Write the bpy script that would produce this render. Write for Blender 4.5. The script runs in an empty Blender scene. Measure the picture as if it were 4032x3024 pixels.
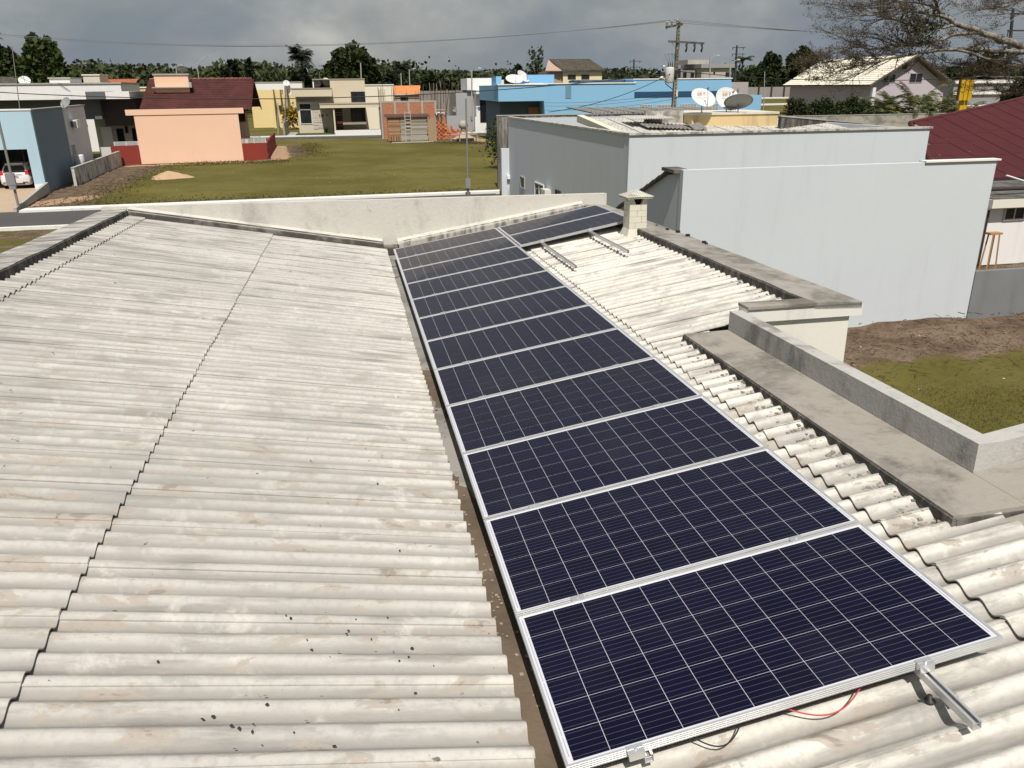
import bpy, bmesh, math, random
import numpy as np
from mathutils import Matrix, Vector
random.seed(7); np.random.seed(7)
R = math.radians
sc = bpy.context.scene
col = sc.collection

# ---------------------------------------------------------------- camera
F_PX = 3121.08
CAM = Vector((-0.6598, -2.3363, 2.545))
YAW, PITCH, ROLL = -0.1923, -0.3597, 0.0109
RC = Matrix.Rotation(YAW, 3, 'Z') @ Matrix.Rotation(PITCH, 3, 'X') @ Matrix.Rotation(ROLL, 3, 'Y')   # columns right, forward, up
cd = bpy.data.cameras.new('camera'); cam = bpy.data.objects.new('camera', cd); col.objects.link(cam)
cam.matrix_world = Matrix.Translation(CAM) @ (RC @ Matrix.Rotation(R(90), 3, 'X')).to_4x4()
cd.sensor_width = 36; cd.lens = F_PX / 4032 * 36; cd.clip_start = 0.05; cd.clip_end = 6000
sc.camera = cam

# ---------------------------------------------------------------- light
SUN_AZ, SUN_EL = R(186), R(57)           # azimuth clockwise from +Y
sd = Vector((math.sin(SUN_AZ) * math.cos(SUN_EL), math.cos(SUN_AZ) * math.cos(SUN_EL), math.sin(SUN_EL)))
sl = bpy.data.lights.new('sun', 'SUN'); sl.energy = 5.0; sl.angle = R(0.53); sl.color = (1.0, 0.945, 0.875)
so = bpy.data.objects.new('sun', sl); col.objects.link(so)
so.rotation_euler = sd.to_track_quat('Z', 'Y').to_euler(); so.location = (0, -20, 40)

w = bpy.data.worlds.new('World'); sc.world = w; w.use_nodes = True
nt = w.node_tree; nt.nodes.clear()
def wn(t, **k):
    n = nt.nodes.new(t)
    for a, v in k.items(): setattr(n, a, v)
    return n
wo = wn('ShaderNodeOutputWorld'); bg = wn('ShaderNodeBackground')
sky = wn('ShaderNodeTexSky', sky_type='NISHITA', sun_disc=False, sun_elevation=SUN_EL, sun_rotation=SUN_AZ, air_density=1.6, dust_density=3.0)
tc = wn('ShaderNodeTexCoord'); mp = wn('ShaderNodeMapping'); mp.inputs['Scale'].default_value = (1, 1, 1.7)
nt.links.new(tc.outputs['Generated'], mp.inputs['Vector'])
def wnoise(scale, detail, rough, dist=0.0):
    n = wn('ShaderNodeTexNoise'); n.inputs['Scale'].default_value = scale; n.inputs['Detail'].default_value = detail
    n.inputs['Roughness'].default_value = rough; n.inputs['Distortion'].default_value = dist
    nt.links.new(mp.outputs['Vector'], n.inputs['Vector']); return n
def wramp(src, stops):
    r = wn('ShaderNodeValToRGB'); e = r.color_ramp.elements
    while len(e) < len(stops): e.new(0.5)
    for i, (p, c) in enumerate(stops): e[i].position = p; e[i].color = (*c, 1)
    nt.links.new(src, r.inputs['Fac']); return r
def wmix(f, a, b, mode='MIX'):
    m = wn('ShaderNodeMix', data_type='RGBA', blend_type=mode)
    for s, i in ((f, 0), (a, 6), (b, 7)):
        if isinstance(s, (int, float)): m.inputs[i].default_value = s
        elif isinstance(s, tuple): m.inputs[i].default_value = (*s, 1)
        else: nt.links.new(s, m.inputs[i])
    return m.outputs[2]
# thick broken cloud: dark bluish bases, paler ragged tops; units are those of the sky texture (Background strength 0.1)
n1 = wnoise(5.0, 8, 0.56, 0.12); n2 = wnoise(1.6, 3, 0.5)
cl = wramp(n1.outputs['Fac'], [(0.34, (2.15, 2.55, 3.02)), (0.48, (2.75, 3.02, 3.28)), (0.60, (3.6, 3.78, 3.88)), (0.74, (5.4, 5.42, 5.3))])
gr = wramp(n2.outputs['Fac'], [(0.40, (0.82, 0.88, 0.97)), (0.62, (1.08, 1.05, 0.97))])
c2 = wmix(1.0, cl.outputs['Color'], gr.outputs['Color'], 'MULTIPLY')
cloudy = wmix(0.94, sky.outputs['Color'], c2)
nt.links.new(cloudy, bg.inputs['Color']); bg.inputs['Strength'].default_value = 0.1
nt.links.new(bg.outputs[0], wo.inputs['Surface'])

sc.view_settings.view_transform = 'Standard'; sc.view_settings.look = 'None'
sc.view_settings.exposure = 0.0; sc.view_settings.gamma = 1.0
sc.cycles.max_bounces = 6; sc.cycles.transparent_max_bounces = 8
sc.cycles.use_denoising = True

# ---------------------------------------------------------------- measuring helpers (pixel of the 2212-wide photo -> point on a world plane)
K = 4032 / 2212
def ray(px, py): return RC @ Vector(((px * K - 2016) / F_PX, 1.0, -(py * K - 1512) / F_PX))
def at_y(px, py, Y):
    d = ray(px, py); return CAM + d * ((Y - CAM.y) / d.y)
def at_z(px, py, Z):
    d = ray(px, py); return CAM + d * ((Z - CAM.z) / d.z)
G = -3.4                                   # level of the surrounding ground
TILT = -0.0197; SLOPE = 0.1599             # fall of the near house along its gutter; pitch of its right roof
HM = Matrix.Rotation(TILT, 4, 'X')

# ---------------------------------------------------------------- materials
def S(r, g, b, k=1.0):
    f = lambda c: ((c / 255) / 12.92 if c <= 10 else ((c / 255 + .055) / 1.055) ** 2.4) * k
    return (f(r), f(g), f(b))
class NT:
    def __init__(s, name):
        s.m = bpy.data.materials.new(name); s.m.use_nodes = True; s.t = s.m.node_tree
        s.b = s.t.nodes['Principled BSDF']; s.pos = None
    def n(s, t, **k):
        n = s.t.nodes.new(t)
        for a, v in k.items(): setattr(n, a, v)
        return n
    def l(s, a, b): s.t.links.new(a, b)
    def vec(s, scale=(1, 1, 1), space='pos', rot=(0, 0, 0)):
        if space == 'pos': o = s.n('ShaderNodeNewGeometry').outputs['Position']
        else: o = s.n('ShaderNodeTexCoord').outputs['Object']
        m = s.n('ShaderNodeMapping'); m.inputs['Scale'].default_value = scale; m.inputs['Rotation'].default_value = rot
        s.l(o, m.inputs['Vector']); return m.outputs['Vector']
    def noise(s, vec, scale, detail=4, rough=0.55, dist=0.0):
        n = s.n('ShaderNodeTexNoise'); s.l(vec, n.inputs['Vector'])
        n.inputs['Scale'].default_value = scale; n.inputs['Detail'].default_value = detail
        n.inputs['Roughness'].default_value = rough; n.inputs['Distortion'].default_value = dist; return n.outputs['Fac']
    def ramp(s, src, a, b):
        r = s.n('ShaderNodeMapRange'); r.interpolation_type = 'SMOOTHSTEP'
        r.inputs['From Min'].default_value = a; r.inputs['From Max'].default_value = b
        s.l(src, r.inputs['Value']); return r.outputs['Result']
    def mul(s, a, b, op='MULTIPLY'):
        m = s.n('ShaderNodeMath', operation=op)
        for v, i in ((a, 0), (b, 1)):
            if isinstance(v, (int, float)): m.inputs[i].default_value = v
            else: s.l(v, m.inputs[i])
        return m.outputs[0]
    def mix(s, f, a, b, mode='MIX'):
        m = s.n('ShaderNodeMix', data_type='RGBA', blend_type=mode)
        for v, i in ((f, 0), (a, 6), (b, 7)):
            if isinstance(v, (int, float)): m.inputs[i].default_value = v
            elif isinstance(v, tuple): m.inputs[i].default_value = (*v[:3], 1)
            else: s.l(v, m.inputs[i])
        return m.outputs[2]
    def bump(s, src, strength, dist=0.02):
        b = s.n('ShaderNodeBump'); b.inputs['Strength'].default_value = strength; b.inputs['Distance'].default_value = dist
        s.l(src, b.inputs['Height']); s.l(b.outputs['Normal'], s.b.inputs['Normal'])
    def done(s, colour, rough=0.8, spec=0.3, metal=0.0):
        if isinstance(colour, tuple): s.b.inputs['Base Color'].default_value = (*colour[:3], 1)
        else: s.l(colour, s.b.inputs['Base Color'])
        s.b.inputs['Roughness'].default_value = rough; s.b.inputs['Specular IOR Level'].default_value = spec
        s.b.inputs['Metallic'].default_value = metal; return s.m
def sc3(c, k): return tuple(min(1, x * k) for x in c)
MATS = {}
def paint(name, c, var=0.10, scale=0.9, fine=9.0, rough=0.82, bump=0.15, spec=0.25, grime=0.0, gcol=(0.05, 0.045, 0.04), metal=0.0):
    """painted or plain surface: cloudy tone, fine mottle, optional dirt runs"""
    if name in MATS: return MATS[name]
    t = NT(name); v = t.vec()
    a = t.noise(v, scale, 5, 0.6); f = t.noise(v, fine, 3, 0.6)
    c0 = t.mix(a, sc3(c, 1 - var * 1.3), sc3(c, 1 + var))
    c0 = t.mix(t.mul(f, 0.22), c0, sc3(c, 0.78))
    if grime:
        sv = t.vec((1.6, 1.6, 0.16)); g = t.noise(sv, 1.7, 6, 0.7)
        c0 = t.mix(t.mul(t.ramp(g, 0.50, 0.74), grime), c0, gcol)
    if bump: t.bump(f, bump, 0.01)
    MATS[name] = t.done(c0, rough, spec, metal); return MATS[name]
def flat(name, c, rough=0.6, spec=0.3, metal=0.0, var=0.06):
    if name in MATS: return MATS[name]
    t = NT(name); f = t.noise(t.vec(), 6, 3)
    MATS[name] = t.done(t.mix(f, sc3(c, 1 - var * 2), sc3(c, 1 + var)), rough, spec, metal); return MATS[name]
def foliage(name, c1, c2, trans=0.25):
    if name in MATS: return MATS[name]
    t = NT(name); g = t.n('ShaderNodeNewGeometry'); f = t.noise(t.vec(), 0.35, 3)
    a = t.mul(t.mul(g.outputs['Random Per Island'], 0.6), t.mul(f, 0.7), 'ADD')
    cc = t.mix(t.ramp(a, 0.25, 1.05), c1, c2)
    t.b.inputs['Transmission Weight'].default_value = 0.0
    tr = t.n('ShaderNodeBsdfTranslucent'); t.l(cc, tr.inputs['Color'])
    m = t.done(cc, 0.65, 0.2)
    mx = t.n('ShaderNodeMixShader'); mx.inputs[0].default_value = trans
    out = t.t.nodes['Material Output']; t.l(t.b.outputs[0], mx.inputs[1]); t.l(tr.outputs[0], mx.inputs[2]); t.l(mx.outputs[0], out.inputs['Surface'])
    MATS[name] = m; return m
def glass(name='window_glass', c=(0.012, 0.014, 0.018)):
    if name in MATS: return MATS[name]
    t = NT(name); f = t.noise(t.vec(), 1.4, 2)
    MATS[name] = t.done(t.mix(f, sc3(c, 0.6), sc3(c, 2.2)), 0.06, 0.5); return MATS[name]

# ---------------------------------------------------------------- mesh helpers
class MB:
    def __init__(s): s.v = []; s.f = []; s.sm = []
    def add(s, vs, fs, smooth=False):
        o = len(s.v); s.v += [tuple(p) for p in vs]; s.f += [tuple(i + o for i in f) for f in fs]; s.sm += [smooth] * len(fs); return s
    def box(s, x0, x1, y0, y1, z0, z1):
        if x0 > x1: x0, x1 = x1, x0
        if y0 > y1: y0, y1 = y1, y0
        if z0 > z1: z0, z1 = z1, z0
        return s.add([(x0, y0, z0), (x1, y0, z0), (x1, y1, z0), (x0, y1, z0), (x0, y0, z1), (x1, y0, z1), (x1, y1, z1), (x0, y1, z1)],
                     [(3, 2, 1, 0), (4, 5, 6, 7), (0, 1, 5, 4), (1, 2, 6, 5), (2, 3, 7, 6), (3, 0, 4, 7)])
    def hexa(s, p):     # eight points: bottom four counter-clockwise, then top four
        return s.add(p, [(3, 2, 1, 0), (4, 5, 6, 7), (0, 1, 5, 4), (1, 2, 6, 5), (2, 3, 7, 6), (3, 0, 4, 7)])
    def prism(s, pts, a, b, axis='y'):   # 2-D outline pulled from a to b along axis
        n = len(pts)
        def P(p, t): return {'x': (t, p[0], p[1]), 'y': (p[0], t, p[1]), 'z': (p[0], p[1], t)}[axis]
        vs = [P(p, a) for p in pts] + [P(p, b) for p in pts]
        area = sum(pts[i][0] * pts[(i + 1) % n][1] - pts[(i + 1) % n][0] * pts[i][1] for i in range(n))
        fl = (area > 0) == (axis != 'y')
        if b < a: fl = not fl
        fs = [tuple(range(n - 1, -1, -1)), tuple(range(n, 2 * n))] + [(i, (i + 1) % n, n + (i + 1) % n, n + i) for i in range(n)]
        if not fl: fs = [tuple(reversed(f)) for f in fs]
        return s.add(vs, fs)
    def tube(s, pts, rad, n=8, cap=True, smooth=True):
        pts = [Vector(p) for p in pts]
        if isinstance(rad, (int, float)): rad = [rad] * len(pts)
        rings = []; up = None
        for i, p in enumerate(pts):
            d = (pts[min(i + 1, len(pts) - 1)] - pts[max(i - 1, 0)])
            if d.length < 1e-9: d = Vector((0, 0, 1))
            d.normalize()
            if up is None:
                up = Vector((0, 0, 1)) if abs(d.z) < .9 else Vector((1, 0, 0))
            x = d.cross(up)
            if x.length < 1e-6: x = d.orthogonal()
            x.normalize(); y = x.cross(d); up = y
            rings.append([p + (x * math.cos(2 * math.pi * k / n) + y * math.sin(2 * math.pi * k / n)) * rad[i] for k in range(n)])
        vs = [q for r in rings for q in r]; fs = []
        for i in range(len(pts) - 1):
            for k in range(n):
                a, b = i * n + k, i * n + (k + 1) % n
                fs.append((a, a + n, b + n, b))
        s.add(vs, fs, smooth)
        if cap: s.add(rings[0], [tuple(range(n))]); s.add(rings[-1], [tuple(range(n - 1, -1, -1))])
        return s
    def lathe(s, prof, c=(0, 0, 0), n=16, smooth=True):   # prof: (radius, z)
        vs = []; fs = []
        for r, z in prof:
            vs += [(c[0] + r * math.cos(2 * math.pi * k / n), c[1] + r * math.sin(2 * math.pi * k / n), c[2] + z) for k in range(n)]
        for i in range(len(prof) - 1):
            for k in range(n):
                a, b = i * n + k, i * n + (k + 1) % n
                fs.append((a, b, b + n, a + n))
        return s.add(vs, fs, smooth)
    def xf(s, M, start=0):
        for i in range(start, len(s.v)): s.v[i] = tuple(M @ Vector(s.v[i]))
        return s
    def mesh(s, name):
        me = bpy.data.meshes.new(name); me.from_pydata(s.v, [], s.f)
        if any(s.sm): me.polygons.foreach_set('use_smooth', s.sm)
        me.update(); return me
    def build(s, name, mat, parent=None, label=None, kind=None):
        return link(name, s.mesh(name), mat, parent, label, kind)
def link(name, me, mat, parent=None, label=None, kind=None):
    o = bpy.data.objects.new(name, me)
    if mat is not None and not me.materials: me.materials.append(mat)
    col.objects.link(o)
    if parent is not None: o.parent = parent
    if label: o['label'] = label
    if kind: o['kind'] = kind
    return o
def thing(name, label, cat, loc=(0, 0, 0), rz=0.0, group=None, M=None):
    o = bpy.data.objects.new(name, None); o.empty_display_size = .2; col.objects.link(o)
    if M is not None: o.matrix_world = M
    else: o.location = loc; o.rotation_euler = (0, 0, R(rz))
    return tag(o, label, cat, group, 'thing' if cat else None)
def tag(o, label=None, cat=None, group=None, kind=None):
    if label: o['label'] = label
    if cat: o['category'] = cat
    if group: o['group'] = group
    if kind: o['kind'] = kind
    return o
def box(name, mat, parent, *b): return MB().box(*b).build(name, mat, parent)
def wire(name, label, pts, r, mat, sag=0.0, n=24, cat='cable', group=None):
    a, b = Vector(pts[0]), Vector(pts[-1]); q = []
    if len(pts) == 2:
        for i in range(n + 1):
            t = i / n; p = a.lerp(b, t); p.z -= sag * 4 * t * (1 - t); q.append(p)
    else: q = pts
    return tag(MB().tube(q, r, 5).build(name, mat), label, cat, group)
def quads(name, V, mat, parent=None, kind=None):
    """mesh from an (N,4,3) array of loose quads"""
    n = len(V); me = bpy.data.meshes.new(name)
    me.vertices.add(n * 4); me.vertices.foreach_set('co', V.reshape(-1).astype(np.float32))
    me.loops.add(n * 4); me.loops.foreach_set('vertex_index', np.arange(n * 4, dtype=np.int32))
    me.polygons.add(n); me.polygons.foreach_set('loop_start', np.arange(0, n * 4, 4, dtype=np.int32))
    me.update(calc_edges=True)
    return link(name, me, mat, parent, None, kind)
def leaf_quads(cen, size, flat_=0.0, aspect=0.6, rng=np.random):
    n = len(cen); a = rng.normal(size=(n, 3)); a[:, 2] *= (1 - flat_); a /= np.linalg.norm(a, axis=1)[:, None]
    b = rng.normal(size=(n, 3)); b -= a * (a * b).sum(1)[:, None]; b /= np.linalg.norm(b, axis=1)[:, None]
    s = (size * rng.uniform(.6, 1.35, n))[:, None]
    p = np.stack([cen - a * s, cen + b * s * aspect, cen + a * s, cen - b * s * aspect], 1); return p
def window(parent, x0, x1, z0, z1, y, frame, bars=1, depth=0.05, t=0.06, name='window', face=-1, pane=None):
    """window on a wall that faces -y (face=-1) or +y; the pane is a sub-part"""
    m = MB(); d = depth * face
    m.box(x0, x1, y, y + d, z0, z0 + t).box(x0, x1, y, y + d, z1 - t, z1)
    m.box(x0, x0 + t, y, y + d * .98, z0 + t, z1 - t).box(x1 - t, x1, y, y + d * .98, z0 + t, z1 - t)
    for i in range(1, bars + 1):
        xc = x0 + (x1 - x0) * i / (bars + 1); m.box(xc - t * .4, xc + t * .4, y, y + d * .9, z0 + t, z1 - t)
    o = m.build(name, frame, parent)
    MB().box(x0 + t, x1 - t, y, y + d * .3, z0 + t, z1 - t).build('pane', pane or glass(), o)
    return o
def window_x(parent, y0, y1, z0, z1, x, frame, bars=1, depth=0.05, t=0.06, face=-1, name='window', pane=None):
    m = MB(); d = depth * face
    m.box(x, x + d, y0, y1, z0, z0 + t).box(x, x + d, y0, y1, z1 - t, z1)
    m.box(x, x + d * .98, y0, y0 + t, z0 + t, z1 - t).box(x, x + d * .98, y1 - t, y1, z0 + t, z1 - t)
    for i in range(1, bars + 1):
        c = y0 + (y1 - y0) * i / (bars + 1); m.box(x, x + d * .9, c - t * .4, c + t * .4, z0 + t, z1 - t)
    o = m.build(name, frame, parent)
    MB().box(x, x + d * .3, y0 + t, y1 - t, z0 + t, z1 - t).build('pane', pane or glass(), o)
    return o
def corrugated(L, Wd, pitch, amp, t=0.006, seg=8, nl=1):
    """sheet mesh: waves along local y, length along local x; a real thickness"""
    m = MB(); ny = max(4, int(round(Wd / pitch * seg))); ys = [Wd * i / ny for i in range(ny + 1)]
    xs = [L * i / nl for i in range(nl + 1)]
    top = [(x, y, amp * math.cos(2 * math.pi * y / pitch)) for x in xs for y in ys]
    bot = [(x, y, z - t) for x, y, z in top]; k = ny + 1; o = len(top)
    fs = []
    for i in range(nl):
        for j in range(ny):
            a = i * k + j; fs.append((a, a + k, a + k + 1, a + 1)); fs.append((o + a, o + a + 1, o + a + k + 1, o + a + k))
    m.add(top + bot, fs, True)
    e = []
    for j in range(ny): e.append((j, j + 1, o + j + 1, o + j)); q = nl * k + j; e.append((q + 1, q, o + q, o + q + 1))
    for i in range(nl): a = i * k; e.append((a + k, a, o + a, o + a + k)); b = a + ny; e.append((b, b + k, o + b + k, o + b))
    m.add(top + bot, e); return m
# ================================================================ ground
def seg_d(p, a, b):
    ax, ay = a; bx, by = b; dx, dy = bx - ax, by - ay
    t = np.clip(((p[:, 0] - ax) * dx + (p[:, 1] - ay) * dy) / (dx * dx + dy * dy + 1e-9), 0, 1)
    return np.hypot(p[:, 0] - ax - t * dx, p[:, 1] - ay - t * dy)
def rect_m(p, x0, x1, y0, y1, soft):
    d = np.minimum.reduce([p[:, 0] - x0, x1 - p[:, 0], p[:, 1] - y0, y1 - p[:, 1]]); return np.clip(.5 + d / soft, 0, 1)
gx = np.concatenate([[-3000, -1500, -700, -350, -180, -110, -75, -55], np.arange(-42, 36, .5), [40, 50, 65, 90, 130, 200, 350, 700, 1500, 3000]])
gy = np.concatenate([[-3000, -1000, -300, -100, -40, -15, -5, 0], np.arange(2, 16, .35), np.arange(16, 120, .5), [125, 135, 150, 170, 200, 250, 350, 600, 1200, 2500, 5000]])
X, Y = np.meshgrid(gx, gy); P2 = np.stack([X.ravel(), Y.ravel()], 1)
dirt = np.zeros(len(P2)); sand = np.zeros(len(P2))
dirt = np.maximum(dirt, np.clip(1.25 - seg_d(P2, (-17.6, 46.5), (-18.0, 71)) / 3.0, 0, 1))           # beside the stained boundary wall
sand = np.maximum(sand, np.clip(1.2 - seg_d(P2, (-18.5, 71.3), (-8.5, 72.7)) / 1.1, 0, 1))          # foot of the salmon house
sand = np.maximum(sand, np.clip(1.3 - seg_d(P2, (-7.2, 74.5), (-8.6, 92)) / 1.6, 0, 1))
dirt = np.maximum(dirt, np.clip(1.15 - seg_d(P2, (-5.6, 77), (-6.6, 92)) / 1.7, 0, 1))
sand = np.maximum(sand, np.clip(1.1 - seg_d(P2, (-18.5, 47.2), (-16.5, 50)) / 1.8, 0, 1))
dirt = np.maximum(dirt, np.clip(1.2 - seg_d(P2, (12, 99), (15.2, 84)) / 2.6, 0, 1))
sand = np.maximum(sand, np.clip(1.2 - seg_d(P2, (13.5, 101), (15.5, 90)) / 1.4, 0, 1))
dirt = np.maximum(dirt, rect_m(P2, 2, 13, 92, 103, 3) * .55)
dirt = np.maximum(dirt, np.clip(1.0 - np.abs(P2[:, 1] - 45.9) / .9, 0, 1) * (P2[:, 1] > 45.3) * (P2[:, 0] < 8))
dirt = np.maximum(dirt, np.clip(1.2 - np.abs(P2[:, 1] - 36.4) / 1.3, 0, 1) * (np.abs(P2[:, 0]) < 40))
dirt = np.maximum(dirt, np.clip(.9 - np.abs(P2[:, 1] - 33.6) / 1.0, 0, 1) * (np.abs(P2[:, 0]) < 40) * .8)
dirt = np.maximum(dirt, rect_m(P2, 3.4, 40, 12.5, 22, 1.6))                                             # spoil at the foot of the grey wall
dirt = np.maximum(dirt, rect_m(P2, -18, 20, 104.3, 111, 1.2) * .8)
h = np.zeros(len(P2))
yard = rect_m(P2, 2.6, 60, 11.6, 15.4, 2.4)
h += yard * (.22 + .16 * np.sin(P2[:, 0] * 1.3) * np.sin(P2[:, 1] * 1.1 + .7)) * np.clip((P2[:, 0] - 9) / 6, 0, 1)
h += rect_m(P2, -42, 35, 46, 104, 3) * .05 * (np.sin(P2[:, 0] * .35 + 1) * np.sin(P2[:, 1] * .22)) - .02
rng = np.random.RandomState(3)
near = (np.abs(P2[:, 0]) < 45) & (P2[:, 1] > 2) & (P2[:, 1] < 120)
h += near * rng.uniform(-.012, .012, len(P2)) * (1 + 3 * (dirt > .5))
V = np.column_stack([P2, G + h]); nx, ny = len(gx), len(gy)
F = [(j * nx + i, j * nx + i + 1, (j + 1) * nx + i + 1, (j + 1) * nx + i) for j in range(ny - 1) for i in range(nx - 1)]
me = bpy.data.meshes.new('ground'); me.from_pydata(V.tolist(), [], F); me.polygons.foreach_set('use_smooth', [True] * len(F))
for nm, arr in (('dirt', dirt), ('sand', sand)):
    at = me.attributes.new(nm, 'FLOAT', 'POINT'); at.data.foreach_set('value', arr.astype(np.float32))
t = NT('lawn_and_soil'); v = t.vec()
n_big = t.noise(v, 0.16, 4, .6); n_str = t.noise(t.vec((.22, 1.3, 1), rot=(0, 0, R(4))), 0.7, 5, .65); n_mid = t.noise(v, 1.4, 5, .7); n_fine = t.noise(v, 14, 4, .7)
g0 = t.mix(t.ramp(n_big, .35, .65), (.108, .097, .021), (.178, .152, .044))
g0 = t.mix(t.mul(t.ramp(n_str, .42, .68), .55), g0, (.140, .115, .042))
g0 = t.mix(t.mul(t.ramp(n_mid, .52, .75), .5), g0, (.046, .050, .010))
n_tuft = t.noise(v, 4.2, 4, .75); g0 = t.mix(t.mul(t.ramp(n_tuft, .50, .72), .55), g0, (.040, .044, .010)); g0 = t.mix(t.mul(t.ramp(n_tuft, .46, .30), .4), g0, (.17, .145, .055)); g0 = t.mix(t.mul(n_fine, .45), g0, (.044, .042, .013))
d0 = t.mix(t.ramp(n_mid, .35, .65), (.098, .066, .044), (.19, .138, .095)); d0 = t.mix(t.ramp(n_fine, .45, .7), d0, (.060, .042, .029))
s0 = t.mix(t.ramp(n_mid, .3, .7), (.46, .31, .20), (.33, .215, .135)); s0 = t.mix(t.mul(n_fine, .4), s0, (.24, .16, .10))
ad = t.n('ShaderNodeAttribute', attribute_name='dirt').outputs['Fac']; as_ = t.n('ShaderNodeAttribute', attribute_name='sand').outputs['Fac']
br = t.mul(t.mul(n_mid, -.5, 'ADD'), 1.1); br2 = t.mul(t.mul(n_fine, -.5, 'ADD'), .5)
fd = t.ramp(t.mul(t.mul(ad, br, 'ADD'), br2, 'ADD'), .40, .62); fs = t.ramp(t.mul(t.mul(as_, br, 'ADD'), br2, 'ADD'), .42, .62)
c0 = t.mix(fs, t.mix(fd, g0, d0), s0)
t.bump(t.mul(n_fine, t.mul(n_mid, 1.0), 'ADD'), .6, .05)
link('ground', me, t.done(c0, .95, .1), kind='structure')

asphalt = paint('asphalt', (.085, .079, .078), .18, .5, 30, .93, .3)
kerb_m = paint('whitewashed_kerb', (.74, .73, .70), .06, .8, 14, .9, .2, grime=.25)
conc = paint('plain_concrete', (.40, .39, .36), .16, 1.1, 12, .9, .3, grime=.3)
sandy = NT('driveway_pavers'); v = sandy.vec(); a = sandy.noise(v, .8, 5, .6); b_ = sandy.noise(v, 9, 3)
bk = sandy.n('ShaderNodeTexBrick'); sandy.l(sandy.vec((1, 1, 1), rot=(0, 0, R(4))), bk.inputs['Vector']); bk.inputs['Scale'].default_value = 5
bk.inputs['Color1'].default_value = (.46, .34, .24, 1); bk.inputs['Color2'].default_value = (.40, .29, .20, 1); bk.inputs['Mortar'].default_value = (.33, .25, .18, 1)
sandy_m = sandy.done(sandy.mix(sandy.mul(a, .5), bk.outputs['Color'], (.50, .40, .30)), .9, .2)

def ground_strip(name, mat, pts, z0=.012, th=0.0, label=None):
    m = MB().prism([(p[0], p[1]) for p in pts], G - .1, G + z0 + th, 'z')
    return m.build(name, mat, kind='structure', label=label)
ground_strip('street', asphalt, [(-80, 37.9), (7.6, 38.5), (7.6, 44.6), (-80, 42.2)], .034, label='grey asphalt street in front of the lawn')
ground_strip('far_street', asphalt, [(-70, 104.6), (60, 104.2), (60, 108.4), (-70, 109.2)], .034, label='narrow far street in front of the beige house')
ground_strip('kerb', kerb_m, [(-17.7, 43.5), (8.0, 44.7), (8.0, 45.35), (-17.7, 44.5)], .15, label='white painted kerb along the lawn edge')
ground_strip('near_kerb', kerb_m, [(-40, 37.4), (7.6, 38.2), (7.6, 38.42), (-40, 37.7)], .13, label='narrow white kerb on the near side of the street')
ground_strip('far_kerb', kerb_m, [(-24, 109.3), (11.5, 108.7), (11.5, 109.4), (-24, 110.1)], .16, label='white kerb in front of the beige house')
ground_strip('roadside_kerb', kerb_m, [(13.6, 109.0), (19.5, 108.9), (19.5, 109.5), (13.6, 109.6)], .16, label='white kerb in front of the stone fronted house')
MB().hexa([(-34, 43.0, G - .1), (-18.0, 44.0, G - .1), (-19.5, 53.05, G - .1), (-34, 52.0, G - .1), (-34, 43.0, G + .05), (-18.0, 44.0, G + .05), (-19.5, 53.05, G + .2), (-34, 52.0, G + .2)]).build('driveway', sandy_m, kind='structure', label='sandy paved driveway in front of the open garage')

# ================================================================ the near house
sheet_t = NT('fibre_cement_sheet'); v = sheet_t.vec(); t = sheet_t
oi = t.n('ShaderNodeObjectInfo').outputs['Random']
big = t.noise(v, .55, 4, .6); run = t.noise(t.vec((.9, 7.5, 1)), 1.1, 6, .65); mid = t.noise(v, 3.2, 5, .65, .3); fine = t.noise(v, 26, 4, .7); spk = t.noise(v, 9.5, 3, .75, .4)
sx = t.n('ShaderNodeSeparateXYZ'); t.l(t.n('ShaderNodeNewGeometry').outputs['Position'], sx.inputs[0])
side = t.ramp(sx.outputs[0], -1.2, 1.6)                      # the right slope is paler than the left one
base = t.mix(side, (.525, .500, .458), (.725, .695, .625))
base = t.mix(t.mul(t.ramp(big, .40, .68), .34), base, (.40, .385, .36))
base = t.mix(t.mul(oi, .24), base, (.36, .348, .325))
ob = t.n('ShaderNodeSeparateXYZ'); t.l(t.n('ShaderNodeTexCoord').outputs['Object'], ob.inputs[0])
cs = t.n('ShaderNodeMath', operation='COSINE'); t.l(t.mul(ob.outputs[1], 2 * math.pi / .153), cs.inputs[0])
valley = t.ramp(t.mul(cs.outputs[0], t.mul(t.mul(run, -.5, 'ADD'), 1.9), 'ADD'), .55, -.95)       # silt and soot in the valleys, also painting in the trough shade
wv = t.n('ShaderNodeMath', operation='FLOOR'); t.l(t.mul(t.mul(sx.outputs[1], .03, 'ADD'), 1 / .153), wv.inputs[0]); wn_ = t.n('ShaderNodeTexWhiteNoise', noise_dimensions='1D'); t.l(wv.outputs[0], wn_.inputs['W'])
base = t.mix(t.mul(t.mul(t.ramp(wn_.outputs['Value'], .35, 1.0), t.ramp(big, .62, .38)), .45), base, (.30, .288, .268))
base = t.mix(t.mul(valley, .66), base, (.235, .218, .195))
base = t.mix(t.mul(t.ramp(run, .48, .69), .76), base, (.20, .190, .175))
base = t.mix(t.mul(t.ramp(mid, .57, .68), .45), base, (.64, .615, .565))
base = t.mix(t.mul(t.ramp(mid, .44, .34), .45), base, (.27, .258, .24))
base = t.mix(t.mul(t.mul(t.ramp(sx.outputs[0], -1.8, -4.7), t.ramp(run, .36, .62)), .62), base, (.185, .178, .165))      # mould creeping down from the left cap
base = t.mix(t.mul(t.mul(t.ramp(sx.outputs[0], -.3, -1.2), t.ramp(big, .60, .36)), .40), base, (.30, .292, .275))
pn = t.noise(t.vec((2.6, 6.6, 1)), .95, 5, .62, .5); near_ = t.ramp(sx.outputs[1], 7, 1.5)
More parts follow.
